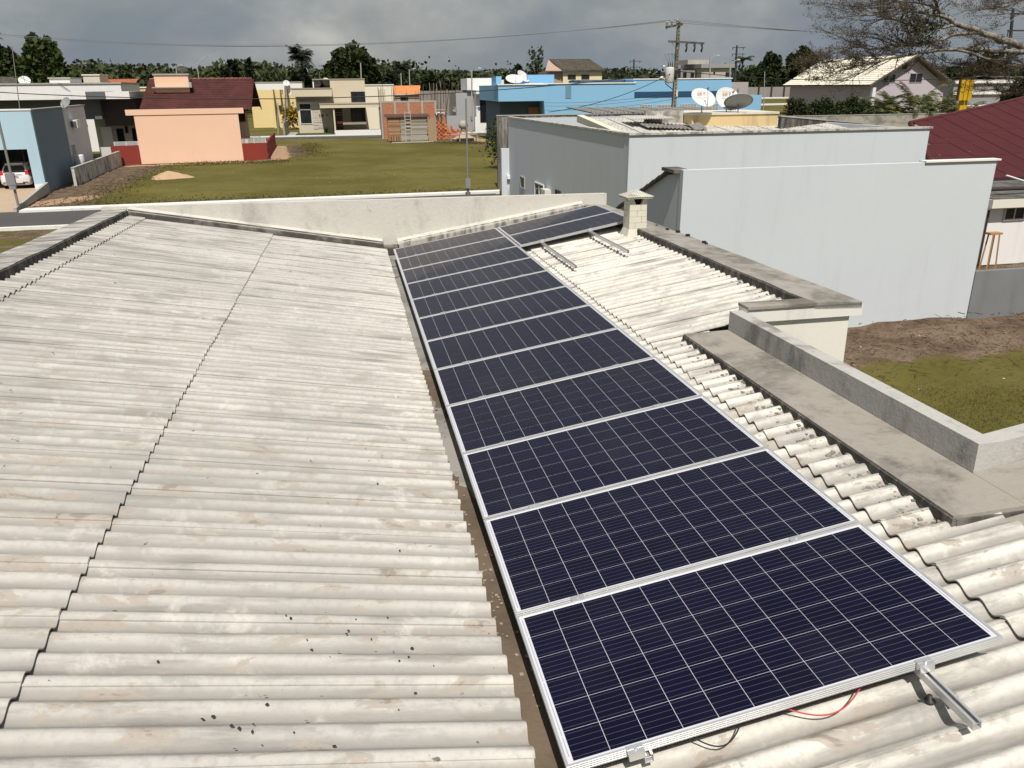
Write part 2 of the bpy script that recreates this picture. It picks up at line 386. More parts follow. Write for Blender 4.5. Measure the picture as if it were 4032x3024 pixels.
base = t.mix(t.mul(t.mul(t.ramp(pn, .565, .60), .75), near_), base, (.36, .312, .262))
base = t.mix(t.mul(t.mul(t.ramp(pn, .635, .675), .65), near_), base, (.20, .172, .145))
base = t.mix(t.mul(t.ramp(spk, .69, .74), .8), base, (.060, .052, .046))
base = t.mix(t.mul(t.ramp(fine, .42, .70), .30), base, (.27, .258, .24))
t.bump(t.mul(fine, t.mul(mid, .6), 'ADD'), .45, .006)
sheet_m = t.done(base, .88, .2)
def mouldy(name, pale, dark, k=(.42, .62), stretch=(1, 1, 1), amt=.9):
    t = NT(name); v = t.vec(stretch); a = t.noise(v, 1.5, 7, .68, .3); f = t.noise(t.vec(), 20, 4, .7); m = t.noise(t.vec(), 4.5, 5, .7)
    c = t.mix(t.mul(t.ramp(a, *k), amt), pale, dark); c = t.mix(t.mul(t.ramp(m, .56, .75), .5), c, sc3(dark, .8)); c = t.mix(t.mul(f, .4), c, sc3(pale, .62))
    t.bump(t.mul(f, m, 'ADD'), .5, .012); return t.done(c, .93, .15)
cap_m = mouldy('mouldy_cement_cap', (.50, .48, .44), (.115, .108, .098), (.40, .60), (.7, 3, 1))
slab_m = mouldy('weathered_cement_ledge', (.345, .315, .275), (.125, .112, .096), (.42, .64))
kerbwall_m = mouldy('grey_cement_upstand', (.48, .465, .435), (.15, .142, .13), (.48, .66), (1.5, 1.5, .6), .8)
lip_m = mouldy('black_cement_lip', (.20, .185, .165), (.045, .041, .037), (.36, .54), (2, 6, 1))
par_m = mouldy('stained_white_parapet', (.60, .575, .52), (.33, .32, .295), (.50, .72), (1, 1, .35), .75)
cream_m = paint('cream_render', (.75, .73, .65), .05, .8, 16, .85, .15, grime=.08)
chim_m = paint('whitewashed_block', (.66, .63, .52), .07, 2.5, 18, .85, .25, grime=.12)
soil_m = mouldy('gutter_soil', (.185, .140, .100), (.095, .072, .052), (.35, .65))
gut_m = mouldy('gutter_cement', (.34, .32, .29), (.16, .15, .135), (.4, .66))

house = thing('near_house', 'house we look down on, with corrugated butterfly roof around a central gutter', 'house', M=HM)
LX, LZ, LS = -0.09, -0.112, 0.178           # left slope: lower edge and rise
PITCHW, AMP = 0.153, 0.0205
th = math.atan(LS)
def place(o, og, ex, ey):
    ex = ex.normalized(); ez = ex.cross(ey).normalized(); ey = ez.cross(ex)
    o.matrix_local = Matrix(((ex.x, ey.x, ez.x, og.x), (ex.y, ey.y, ez.y, og.y), (ex.z, ey.z, ez.z, og.z), (0, 0, 0, 1)))
Wd = PITCHW * 3.22
shm = {}
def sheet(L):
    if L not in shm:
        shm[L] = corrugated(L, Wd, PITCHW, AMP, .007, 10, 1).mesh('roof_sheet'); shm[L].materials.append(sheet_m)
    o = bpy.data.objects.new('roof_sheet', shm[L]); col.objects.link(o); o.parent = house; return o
rs = random.Random(11)
nsh = 36
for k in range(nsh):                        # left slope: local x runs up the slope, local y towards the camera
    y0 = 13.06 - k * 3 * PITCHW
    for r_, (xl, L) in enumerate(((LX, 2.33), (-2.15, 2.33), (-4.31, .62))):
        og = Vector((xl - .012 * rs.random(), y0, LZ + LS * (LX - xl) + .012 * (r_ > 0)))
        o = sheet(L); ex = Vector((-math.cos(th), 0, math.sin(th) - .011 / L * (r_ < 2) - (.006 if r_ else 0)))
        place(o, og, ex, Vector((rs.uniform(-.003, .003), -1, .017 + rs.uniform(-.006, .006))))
ca, sa = math.cos(SLOPE), math.sin(SLOPE)
def rp(u, y, hh): return Vector((u * ca - hh * sa, y, u * sa + hh * ca))     # point on the right slope, hh above the panel plane
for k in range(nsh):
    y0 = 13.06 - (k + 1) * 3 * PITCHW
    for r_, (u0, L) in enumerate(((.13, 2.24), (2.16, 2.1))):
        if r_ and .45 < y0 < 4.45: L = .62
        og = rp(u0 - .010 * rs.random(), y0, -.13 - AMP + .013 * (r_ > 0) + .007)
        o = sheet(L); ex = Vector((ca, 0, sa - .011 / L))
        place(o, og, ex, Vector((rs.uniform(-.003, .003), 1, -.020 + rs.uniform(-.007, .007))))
def roof_pt(s, d):                          # left slope: distance d up the slope from the gutter at y = s
    ph = ((13.06 - s) / PITCHW) % 1
    return Vector((LX - d * math.cos(th), s, LZ + d * math.sin(th) + AMP * math.cos(2 * math.pi * ph) + .014 + .012 * (d > 2.08)))
# lichen blots, each a low ragged crust
li_m = flat('black_lichen', (.045, .040, .036), .95, .05)
lb = MB(); rr = random.Random(21)
for cy, cdd, sp, n in ((.32, 1.02, .10, 16), (.98, .80, .16, 16), (1.05, .62, .12, 8), (.8, .5, .10, 8), (.55, 1.2, .06, 6), (1.15, .95, .10, 10), (.25, 1.5, .9, 16), (2.2, 1.2, 1.2, 22), (3.8, 2.0, 1.6, 30), (.6, .9, .5, 14)):
    for _ in range(n // 2):
        y, d = cy + rr.gauss(0, sp * .5), cdd + rr.gauss(0, sp); r0 = rr.uniform(.002, .009)
        if d < .02 or d > 4.2: continue
        k = 7; vs = [roof_pt(y, d) + Vector((0, 0, .006))] + [roof_pt(y + r0 * rr.uniform(.5, 1.3) * math.sin(a * 2 * math.pi / k), d + r0 * rr.uniform(.6, 1.5) * math.cos(a * 2 * math.pi / k)) + Vector((0, 0, .0035)) for a in range(k)]
        lb.add(vs, [(0, a + 1, (a + 1) % k + 1) for a in range(k)])
lb.build('lichen', li_m, house, kind='stuff')
# central gutter
g_ = MB().box(-.30, .34, -3.4, 13.08, -.30, -.225).box(-.30, -.24, -3.4, 13.08, -.225, -.16).box(.28, .34, -3.4, 13.08, -.225, -.19)
gut = g_.build('gutter', gut_m, house)
vs = []; fs = []; ns = 90; rr = random.Random(8)
for i in range(ns + 1):
    y = -3.2 + 9.0 * i / ns
    for j in range(6):
        x = -.235 + .51 * j / 5; hgt = .016 + .014 * rr.random() + .010 * math.sin(y * 2.3 + j) - .030 * min(1, max(0, (y - 1.7) / 2.6)) + .012 * math.sin(y * 1.1 + .6 * j)
        vs.append((x, y, -.225 + hgt))
fs = [(i * 6 + j, i * 6 + j + 1, (i + 1) * 6 + j + 1, (i + 1) * 6 + j) for i in range(ns) for j in range(5)]
tag(MB().add(vs, fs, True).build('silt', soil_m, gut), kind='stuff')
pb = MB()
for _ in range(420):
    y = rr.uniform(-2.5, 2.0) if rr.random() < .8 else rr.uniform(2, 6); x = rr.uniform(-.2, .1); s_ = rr.uniform(.003, .010)
    a = rr.uniform(0, 6.28); c_, d_ = math.cos(a) * s_, math.sin(a) * s_
    pb.hexa([(x + c_ * i - d_ * j, y + d_ * i + c_ * j, -.212 + k * s_ * .8 + (.012 if y < 2 else 0)) for k in (0, 1) for i, j in ((-1, -1), (1, -1), (.8, 1), (-1, .9))])
pb.build('pebbles', flat('pebble', (.33, .28, .22), .9), gut, kind='stuff')
# ridge caps with their black drip lips
def cap(nm, pts_in, pts_out, th_, m=cap_m):
    """strip between an inner and an outer edge line; points (x,y,z) of the top"""
    mb = MB(); n = len(pts_in)
    for i in range(n - 1):
        a, b, c_, d_ = pts_in[i], pts_in[i + 1], pts_out[i + 1], pts_out[i]
        q = [a, d_, c_, b] if a[0] < d_[0] else [d_, a, b, c_]
        mb.hexa([(p[0], p[1], p[2] - th_) for p in q] + q)
    return mb.build(nm, m, house)
ys_ = [-3.3 + i * .55 for i in range(30)] + [13.22]
jit = random.Random(2)
inn = [(-4.60 + jit.uniform(-.012, .012), y, .815 + jit.uniform(-.006, .006)) for y in ys_]; out = [(-5.07, y, .80 + jit.uniform(-.006, .006)) for y in ys_]
cap('ridge_cap', inn, out, .075)
cap('drip_lip', [(p[0] + .016, p[1], p[2] - .018) for p in inn], [(p[0] - .05, p[1], p[2] - .018) for p in inn], .085, lip_m)
ys2 = [4.62 + i * .5 for i in range(17)] + [13.22]
inn = [(3.80 + jit.uniform(-.012, .012), y, .575 + jit.uniform(-.006, .006)) for y in ys2]; out = [(4.32, y, .555 + jit.uniform(-.005, .005)) for y in ys2]
cap('ridge_cap', inn, out, .07, mouldy('mouldy_grey_cap', (.36, .335, .30), (.14, .128, .11), (.38, .64), (1.4, 1.1, 1)))
inn = [(inn[0][0], 4.84, inn[0][2])] + inn[1:]
cap('drip_lip', [(p[0] - .016, p[1], p[2] - .018) for p in inn], [(p[0] + .05, p[1], p[2] - .018) for p in inn], .085, lip_m)
# mortar fillets under the caps, ragged crusts filling the wave ends
crust_m = mouldy('mortar_crust', (.38, .36, .32), (.17, .155, .135), (.36, .6))
def crust(xc, y0, y1, zfun, m_, n, seed, spread=.06):
    mb = MB(); q = random.Random(seed)
    for _ in range(n):
        y = q.uniform(y0, y1); x = xc + q.gauss(0, spread); s_ = q.uniform(.010, .026); z = zfun(x, y)
        a = q.uniform(0, 6.28); c_, d_ = math.cos(a) * s_, math.sin(a) * s_
        mb.hexa([(x + c_ * i - d_ * j, y + d_ * i + c_ * j, z - .012 + k * s_ * q.uniform(.5, .9)) for k in (0, 1) for i, j in ((-1, -1), (1, -1), (.8, 1), (-1, .9))])
    return mb.build('mortar_crust', m_, house, kind='stuff')
def zr(x, y):
    ph = ((13.06 - y) / PITCHW) % 1; return x * sa / ca - .155 / ca + AMP * math.cos(2 * math.pi * ph) + .02
def zl(x, y):
    ph = ((13.06 - y) / PITCHW) % 1; return LZ + LS * (LX - x) + AMP * math.cos(2 * math.pi * ph) + .012
def trough(q):  return 13.06 - (q + .5) * PITCHW
mb = MB(); q = random.Random(4)
for k in range(2, 84):                       # mortar in the wave ends along the ledge, the far ridge cap and the left cap
    y = trough(k)
    for xc, lo, hi, zf, sgn in ((2.40, 1.0, 4.6, zr, 1), (3.73, 4.7, 12.9, zr, 1), (-4.53, -1, 12.9, zl, -1)):
        if lo < y < hi:
            for _ in range(26 if xc == 2.40 else 9):
                u_ = q.random(); x = xc - sgn * (u_ * .17 - .07); yy = y + q.gauss(0, .030 * (1.1 - u_ * .6)); s_ = q.uniform(.005, .014); z = zf(x, yy)
                a = q.uniform(0, 6.28); c_, d_ = math.cos(a) * s_, math.sin(a) * s_
                mb.hexa([(x + c_ * i - d_ * j, yy + d_ * i + c_ * j, z - .01 + kk * s_ * q.uniform(.6, 1.1)) for kk in (0, 1) for i, j in ((-1, -1), (1, -1), (.8, 1), (-1, .9))])
mb.build('mortar_crust', crust_m, house, kind='stuff')
# far parapet with the V of its flashing
MB().hexa([(-5.07, 13.12, G), (4.32, 13.12, G), (4.32, 13.27, G), (-5.07, 13.27, G), (-5.07, 13.12, .855), (4.32, 13.12, .775), (4.32, 13.27, .775), (-5.07, 13.27, .855)]).build('parapet', par_m, house)
def fillet(nm, x0, z0, x1, z1, m_, y0, y1, t_):
    return MB().hexa([(x0, y0, z0 - t_), (x1, y0, z1 - t_), (x1, y1, z1 - t_), (x0, y1, z0 - t_), (x0, y0, z0), (x1, y0, z1), (x1, y1, z1 + .05), (x0, y1, z0 + .05)]).build(nm, m_, house)
fillet('flashing', -4.6, .80, -.16, .025, par_m, 12.92, 13.118, .04); fillet('drip_lip', -4.58, .775, -.15, .0, lip_m, 12.905, 12.95, .07)
fillet('flashing', .12, .02, 3.8, .60, par_m, 12.92, 13.118, .04); fillet('drip_lip', .14, -.005, 3.79, .575, mouldy('lichen_lip', (.42, .40, .36), (.08, .075, .065), (.42, .60), (5, 5, 1)), 12.905, 12.95, .07)
fillet('gutter_outlet', -.24, -.09, .26, -.09, lip_m, 12.95, 13.10, .12)
# the notch: ledge, upstand, fascia and walls
MB().hexa([(2.455, .95, .24), (2.925, .95, .26), (2.925, 4.72, .26), (2.455, 4.72, .24), (2.455, .95, .318), (2.925, .95, .328), (2.925, 4.72, .328), (2.455, 4.72, .318)]).hexa([(2.926, .97, .25), (7.2, .97, .93), (7.2, 1.37, .93), (2.926, 1.37, .25), (2.926, .97, .329), (7.2, .97, 1.02), (7.2, 1.37, 1.02), (2.926, 1.37, .329)]).build('ledge', slab_m, house)
mb = MB(); q = random.Random(41)
ya = .94
while ya < 4.7:                              # ragged drip edge of the ledge
    yb = min(4.72, ya + q.uniform(.04, .35)); e0 = q.uniform(0, .006); mb.box(2.442 + e0, 2.47, ya, yb, .258 + q.uniform(-.012, .008), .304); ya = yb
mb.box(2.47, 2.95, .935, .99, .262, .300); mb.build('drip_lip', lip_m, house, kind='stuff')
MB().box(2.928, 3.062, 1.372, 4.718, .25, .522).hexa([(3.062, 1.375, .25), (7.2, 1.375, .90), (7.2, 1.505, .90), (3.062, 1.505, .25), (3.062, 1.375, .517), (7.2, 1.375, 1.19), (7.2, 1.505, 1.19), (3.062, 1.505, .517)]).build('upstand', kerbwall_m, house)
MB().hexa([(2.76, .66, -.4), (7.2, .66, -.4), (7.2, .968, -.4), (2.76, .968, -.4), (2.76, .66, .262), (7.2, .66, .976), (7.2, .968, .985), (2.76, .968, .270)]).hexa([(2.95, .968, -.4), (7.2, .968, -.4), (7.2, 1.40, -.4), (2.95, 1.40, -.4), (2.95, .969, .245), (7.2, .969, .90), (7.2, 1.389, .90), (2.95, 1.389, .245)]).build('mortar_bed', slab_m, house)
MB().box(3.064, 4.33, 4.62, 4.80, .415, .548).box(4.15, 4.33, 4.80, 13.2, .36, .47).build('fascia', paint('white_fascia', (.74, .72, .67), .05, .8, 14, .85, .15, grime=.25), house)
MB().box(3.064, 3.80, 4.60, 4.82, .550, .578).build('ridge_cap', slab_m, house)
MB().box(2.94, 3.05, 1.39, 4.78, G, .25).hexa([(3.05, 1.40, G), (7.2, 1.40, G), (7.2, 1.49, G), (3.05, 1.49, G), (3.05, 1.40, .25), (7.2, 1.40, .90), (7.2, 1.49, .90), (3.05, 1.49, .25)]).box(3.05, 4.22, 4.66, 4.86, G, .413).box(4.05, 4.22, 4.86, 13.1, G, .35).box(-5.0, -4.86, -3.3, 13.1, G, .74).build('wall', cream_m, house)
# chimney of whitewashed blocks
ch = thing('chimney', None, None); del_ = ch; ch.parent = house; ch.location = (3.80, 9.98, .075); ch.scale = (.82, .82, .82)
MB().hexa([(-.26, -.26, .36), (.26, -.26, .36), (.26, .26, .36), (-.26, .26, .36), (-.185, -.185, .60), (.185, -.185, .60), (.185, .185, .60), (-.185, .185, .60)]).build('mortar_base', chim_m, ch)
z = .60
for i in range(4):
    hh = .115; a = .18 - .002 * i
    cut = (-.06, .07, -.02, .05)[i]
    MB().box(-a, cut - .003, -a, a, z + .004, z + hh).build('block', chim_m, ch); MB().box(cut + .003, a, -a + .002, a - .001, z + .004, z + hh).build('block', chim_m, ch)
    z += hh
MB().box(-.155, .155, -.155, .155, .58, z - .002).build('core', flat('dark_joint', (.46, .44, .37), .9), ch)
for sx_ in (-1, 1):
    for sy_ in (-1, 1):
        m_ = MB().prism([(0, 0), (.125, 0), (.07, .12), (0, .12)], 0, .055, 'y'); m_.xf(Matrix.Translation((-.175, -.175, z + .003)))
        m2 = MB().prism([(0, 0), (.125, 0), (.07, .12), (0, .12)], 0, .055, 'x').xf(Matrix.Translation((-.1755, -.119, z + .003)))
        m_.add(m2.v, m2.f); m_.xf(Matrix.Diagonal((-sx_, -sy_, 1, 1)))
        if sx_ * sy_ < 0: m_.f = [tuple(reversed(f)) for f in m_.f]
        m_.build('block', chim_m, ch)
MB().box(-.11, .11, -.11, .11, z - .05, z + .118).build('flue', flat('soot', (.02, .018, .016), .95), ch)
cz = z + .124
cp = MB().box(-.255, .255, -.255, .255, cz, cz + .03).add([(-.27, -.27, cz + .03), (.27, -.27, cz + .03), (.27, .27, cz + .03), (-.27, .27, cz + .03), (0, 0, cz + .145)], [(3, 2, 1, 0), (0, 1, 4), (1, 2, 4), (2, 3, 4), (3, 0, 4)])
for s_ in range(4):
    for j in range(-5, 6):
        x = j * .048; top = abs(x) / .27; p0 = Vector((x, -.272, cz + .034)); p1 = Vector((x, -.272 * max(top, .03), cz + .034 + .113 * (1 - top)))
        if (p1 - p0).length < .02: continue
        k = MB().tube([p0, p1], .010, 5); k.xf(Matrix.Rotation(s_ * math.pi / 2, 4, 'Z')); cp.add(k.v, k.f, True)
cp.build('chimney_cap', mouldy('lichened_cap', (.58, .56, .48), (.22, .21, .18), (.46, .70)), ch)

# ================================================================ solar panels
PL, PW, PP = 1.956, 1.0095, 1.0295
alu = NT('anodised_aluminium'); t = alu; f = t.noise(t.vec((1, 1, 1)), 8, 3)
alu_m = t.done(t.mix(f, (.56, .56, .56), (.70, .70, .69)), .36, .5, .55)
groove_m = flat('frame_groove', (.22, .22, .22), .5, .4, .4)
t = NT('white_backsheet'); back_m = t.done((.62, .62, .66), .18, .4); t.b.inputs['Coat Weight'].default_value = .9; t.b.inputs['Coat Roughness'].default_value = .05
t = NT('solar_cell'); oc = t.n('ShaderNodeTexCoord').outputs['Object']; sp = t.n('ShaderNodeSeparateXYZ'); t.l(oc, sp.inputs[0])
fr = t.mul(t.mul(sp.outputs[1], 5 / .158), 1.0, 'FRACT'); fr = t.n('ShaderNodeMath', operation='FRACT'); t.l(t.mul(sp.outputs[1], 5 / .158), fr.inputs[0])
ln = t.mul(t.mul(fr.outputs[0], -.5, 'ADD'), 1.0); ab = t.n('ShaderNodeMath', operation='ABSOLUTE'); t.l(ln, ab.inputs[0])
bus = t.ramp(ab.outputs[0], .026, .016)
rnd = t.n('ShaderNodeObjectInfo').outputs['Random']
vo = t.n('ShaderNodeTexVoronoi'); t.l(t.vec((1, 1, 1)), vo.inputs['Vector']); vo.inputs['Scale'].default_value = 90
cc = t.mix(rnd, (.0026, .0026, .0145), (.0044, .0036, .0200)); cc = t.mix(t.mul(vo.outputs['Color'], .25), cc, (.005, .006, .022))
cc = t.mix(t.mul(bus, .55), cc, (.21, .21, .24))
dust = t.ramp(t.noise(t.vec(), 1.3, 5, .65), .45, .8); cc = t.mix(t.mul(dust, .025), cc, (.30, .26, .22))
cell_m = t.done(cc, .35, .08); t.b.inputs['Coat Weight'].default_value = .27; t.b.inputs['Coat Roughness'].default_value = .04; t.b.inputs['Coat IOR'].default_value = 1.38
fm = MB(); fw = .011
for (x0, x1, y0, y1) in ((0, PL, 0, fw), (0, PL, PW - fw, PW), (0, fw, fw, PW - fw), (PL - fw, PL, fw, PW - fw)):
    fm.box(x0, x1, y0, y1, -.0400, 0)
for (x0, x1, y0, y1) in ((.0, PL, -.0016, .0), (.0, PL, PW, PW + .0016), (-.0016, .0, 0, PW), (PL, PL + .0016, 0, PW)):
    for kz in range(4): fm.box(x0, x1, y0, y1, -.0385 + kz * .0102, -.0385 + kz * .0102 + .0058)
frame_me = fm.mesh('frame'); frame_me.materials.append(alu_m)
back_me = MB().box(fw + .0003, PL - fw - .0003, fw + .0003, PW - fw - .0003, -.0085, -.0055).mesh('backsheet'); back_me.materials.append(back_m)
mu = .034; nc, nr = 12, 6; pu = (PL - 2 * mu) / nc; pv = (PW - 2 * .024) / nr; gap = .0024
cell_me = MB().box(0, pu - gap, 0, pv - gap, 0, .0006).mesh('cell'); cell_me.materials.append(cell_m)
rb = MB()
for xx in (.0215, PL - .0250):
    for (a, b) in ((.05, .155), (.165, .49), (.50, .82), (.83, .96)):
        rb.box(xx, xx + .0035, a * PW, b * PW, -.0054, -.0050)
rib_me = rb.mesh('ribbon'); rib_me.materials.append(flat('ribbon_grey', (.34, .34, .36), .4))
cm = MB().box(-.035, .035, -.021, .021, .001, .005).box(-.035, .035, -.008, .008, -.038, .001)
bolt = MB().lathe([(0, .0115), (.0055, .0115), (.0055, .005)], n=8)
cm.add(bolt.v, bolt.f)
clamp_me = cm.mesh('clamp'); clamp_me.materials.append(flat('bright_aluminium', (.74, .74, .74), .28, .5, .7))
em = MB().box(-.034, .034, -.012, .010, .001, .005).box(-.034, .034, -.030, -.004, -.038, .004); b2 = MB().lathe([(0, .0125), (.006, .0125), (.006, .004)], c=(0, -.016, 0), n=8); em.add(b2.v, b2.f)
end_me = em.mesh('end_clamp'); end_me.materials.append(MATS['bright_aluminium'])
dark_bolt = flat('dark_bolt', (.05, .05, .05), .5, .4, .5)
RAILS = (.335, 1.575)
words = ('nearest', 'second', 'third', 'fourth', 'fifth', 'sixth', 'seventh', 'eighth', 'ninth', 'tenth', 'eleventh')
def panel(u, k, slope, label, clamps, u_pivot=0.0):
    M = HM @ Matrix.Rotation(-SLOPE, 4, 'Y') @ Matrix.Translation((u, k * PP, 0)) @ Matrix.Rotation(-slope, 4, 'Y')
    p = thing('solar_panel', label, 'solar panel', group='solar panels on the corrugated roof', M=M)
    link('frame', frame_me, None, p); link('backsheet', back_me, None, p); link('ribbon', rib_me, None, p, kind='stuff')
    for i in range(nc):
        for j in range(nr):
            c_ = link('cell', cell_me, None, p); c_.location = (mu + i * pu + gap / 2, .024 + j * pv + gap / 2, -.0054)
    for cu, cv, me_ in clamps:
        c_ = link('clamp', me_, None, p); c_.location = (cu, cv, 0)
    return p
for k in range(12):
    if k == 0: lab = 'nearest solar panel, its aluminium edge and end clamps facing us'
    elif k == 11: lab = 'farthest solar panel of the long row, beside the parapet'
    else: lab = f'{words[k]} solar panel of the long row, counting from the nearest'
    cl_ = [(r_, PW + .010, clamp_me) for r_ in RAILS] if k < 11 else [(r_, PW + .002, end_me) for r_ in ()]
    if k == 0: cl_ += [(RAILS[0] - .05, 0, end_me), (RAILS[1], 0, end_me)]
    panel(0, k, 0, lab, cl_)
SR = (.375, 1.205)
panel(PL + .022, 10, .020, 'nearer of the two solar panels standing apart beside the chimney', [(r_, PW + .010, clamp_me) for r_ in SR] + [(r_, 0, end_me) for r_ in SR])
panel(PL + .022, 11, .020, 'farther of the two solar panels standing apart, next to the parapet', [])
def rail(u, v0, v1, label, feet, dz=0.0, sl=0.0, uo=0.0):
    M = HM @ Matrix.Rotation(-SLOPE, 4, 'Y') @ Matrix.Translation((uo, 0, 0)) @ Matrix.Rotation(-sl, 4, 'Y') @ Matrix.Translation((u - uo, 0, dz))
    r_ = thing('mounting_rail', label, 'rail', group='rails under the solar panels', M=M)
    MB().box(-.019, .019, v0, v1, -.081, -.077).box(-.019, -.016, v0, v1, -.077, -.041).box(.016, .019, v0, v1, -.077, -.041).box(-.016, -.008, v0, v1, -.045, -.041).box(.008, .016, v0, v1, -.045, -.041).box(-.016, .016, v0 + .01, v1, -.066, -.062).build('channel', alu_m, r_)
    for fv in feet:
        f_ = MB().box(.020, .060, fv - .022, fv + .022, -.110, -.106).box(.020, .024, fv - .022, fv + .022, -.106, -.050)
        f_.build('foot', alu_m, r_)
        MB().lathe([(0, -.075), (.007, -.075), (.007, -.088), (.013, -.088), (.013, -.104), (.005, -.104), (.005, -.19)], c=(.044, fv, 0), n=10).build('bolt', MATS['bright_aluminium'], r_)
        MB().lathe([(0, -.098), (.010, -.098), (.010, -.120), (.022, -.122), (.022, -.130)], c=(-.034, fv + .05, 0), n=12).build('washer', dark_bolt, r_)
    return r_
rail(RAILS[0], -.02, 12 * PP - .01, 'aluminium rail under the gutter edge of the long panel row', [.4, 2.4, 4.4, 6.4, 8.4, 10.4])
rail(RAILS[1], -.315, 12 * PP - .01, 'aluminium rail jutting out towards us from under the nearest panel', [-.14, 1.9, 3.9, 5.9, 7.9, 9.9])
rail(PL + .022 + SR[0], 8.26, 12 * PP - .02, 'aluminium rail jutting from the pair of panels, the one farther from the chimney', [8.62, 9.9, 11.0], 0, .020, PL + .022)
rail(PL + .022 + SR[1], 8.41, 12 * PP - .02, 'aluminium rail jutting from the pair of panels, the one nearer the chimney', [8.76, 10.0, 11.0], 0, .020, PL + .022)
PM = HM @ Matrix.Rotation(-SLOPE, 4, 'Y')
def cable(name, label, pts, r, m_): return tag(MB().tube([PM @ Vector(p) for p in pts], r, 7).build(name, m_), label, 'cable')
cable('red_cable', 'red cable sagging below the edge of the nearest solar panel', [(.93 + .42 * i / 16, .05 - .085 * math.sin(math.pi * i / 16) + .01 * i / 16, -.06 - .045 * math.sin(math.pi * i / 16)) for i in range(17)], .0032, flat('red_insulation', (.50, .06, .06), .45))
cable('black_cable', 'black cable under the near edge of the nearest solar panel', [(.52 + .26 * i / 14, .05 - .075 * math.sin(math.pi * i / 14), -.06 - .045 * math.sin(math.pi * i / 14)) for i in range(15)], .0032, flat('black_insulation', (.012, .012, .012), .5))
gz = -.21
tag(MB().tube([HM @ Vector(p) for p in ((.10, 11.55, -.10), (-.02, 11.5, -.17), (-.12, 11.5, -.15), (-.14, 11.45, gz), (-.13, 11.0, gz), (-.06, 10.75, gz), (.05, 10.8, -.17), (.12, 10.9, -.1))], .006, 6).build('gutter_cable', MATS['black_insulation']), 'thin black cable looping in the far end of the gutter', 'cable')
# ================================================================ neighbouring buildings
white_p = paint('white_render', (.78, .77, .75), .04, .5, 10, .85, .1, grime=.10)
white_f = flat('white_frame', (.74, .74, .73), .5)
dark_f = flat('dark_frame', (.045, .04, .038), .5)
alu_f = flat('window_aluminium', (.50, .50, .50), .4, .5, .4)
def tiled_roof(p00, p10, p01, course=.36, tile=.22, amp=.035, step=.02):
    """one slope of curved tiles; p00 eave corner, p10 other eave corner, p01 ridge corner above p00"""
    p00, p10, p01 = Vector(p00), Vector(p10), Vector(p01); eu = p10 - p00; ev = p01 - p00
    n = eu.cross(ev).normalized(); n = n if n.z > 0 else -n
    nu = max(2, int(eu.length / tile)) * 4; nv = max(2, int(ev.length / course)); vs = []; fs = []
    for j in range(nv):
        for e in (0, 1):
            for i in range(nu + 1):
                z = amp * (.5 + .5 * math.cos(2 * math.pi * i / 4)) + (step * (1 - e))
                vs.append(p00 + eu * (i / nu) + ev * ((j + e) / nv) + n * z)
    w_ = nu + 1
    for r_ in range(2 * nv - 1):
        for i in range(nu):
            a = r_ * w_ + i; fs.append((a, a + 1, a + w_ + 1, a + w_))
    return MB().add(vs, fs)
def tile_mat(name, c, c2, pale):
    t = NT(name); v = t.vec(); a = t.noise(v, .9, 5, .65); f = t.noise(v, 7, 4, .7)
    cc = t.mix(t.ramp(a, .38, .65), c, c2); cc = t.mix(t.mul(t.ramp(f, .6, .72), .6), cc, pale); return t.done(cc, .8, .3)
def text_mesh(curve):
    tmp = bpy.data.objects.new('tmp', curve); me_ = bpy.data.meshes.new_from_object(tmp); bpy.data.objects.remove(tmp); return me_
def dish(label, loc, az, el, d=.9, logo=False, cat='satellite dish', grey=False, pole=.5, tilt_roll=0):
    o = thing('satellite_dish', label, cat, loc, group='satellite dishes')
    m_ = flat('dish_white', (.62, .62, .60), .5) if not grey else flat('dish_grey', (.26, .27, .26), .5); m2 = flat('dish_arm', (.16, .16, .16), .5)
    prof = [(d / 2 * t_, .10 * d * t_ * t_) for t_ in (0.001, .2, .4, .6, .8, 1.0)]
    mb = MB().lathe(prof, n=28); mb.lathe([(d / 2, .10 * d), (d / 2 * 1.015, .10 * d - .005), (d / 2 * .98, .085 * d)] + [(r_, z_ - .012) for r_, z_ in reversed(prof)], n=28)
    Mx = Matrix.Translation((0, 0, pole)) @ Matrix.Rotation(R(az), 4, 'Z') @ Matrix.Rotation(R(90 - el), 4, 'X') @ Matrix.Rotation(R(tilt_roll), 4, 'Z')
    mb.xf(Mx); mb.build('reflector', m_, o)
    a = MB().tube([(0, -.5 * d, .05), (0, -.30 * d, .30 * d), (0, 0, .52 * d)], .014, 6).lathe([(0, .50 * d), (.035, .50 * d), (.035, .60 * d), (0, .60 * d)], n=10); a.xf(Mx); a.build('feed_arm', m2, o)
    MB().tube([(0, 0, 0), (0, 0, pole)], .025, 8).build('mast', m2, o)
    if logo:
        ft = bpy.data.curves.new('logo', 'FONT'); ft.body = 'SKY'; ft.size = .22 * d; ft.align_x = 'CENTER'; ft.extrude = .002; ft.shear = .2; ft.offset = .0
        lo = link('logo', text_mesh(ft), flat('logo_red', (.48, .27, .20), .6) if not grey else flat('logo_faded', (.20, .13, .11), .6), o)
        lo.matrix_local = Mx @ Matrix.Translation((0, .17 * d, .050 * d)) @ Matrix.Rotation(R(24), 4, 'X')
        l2 = MB()                                       # the faded, unreadable small line under the logo
        for i in range(9):
            if i != 4: l2.box((-.21 + i * .048) * d, (-.21 + i * .048 + .026) * d, .05 * d, .085 * d, 0, .002)
        l2 = l2.build('faded_print', flat('logo_grey', (.50, .46, .42), .6), o, kind='stuff')
        l2.matrix_local = Mx @ Matrix.Translation((0, 0, .020 * d)) @ Matrix.Rotation(R(10), 4, 'X')
    return o

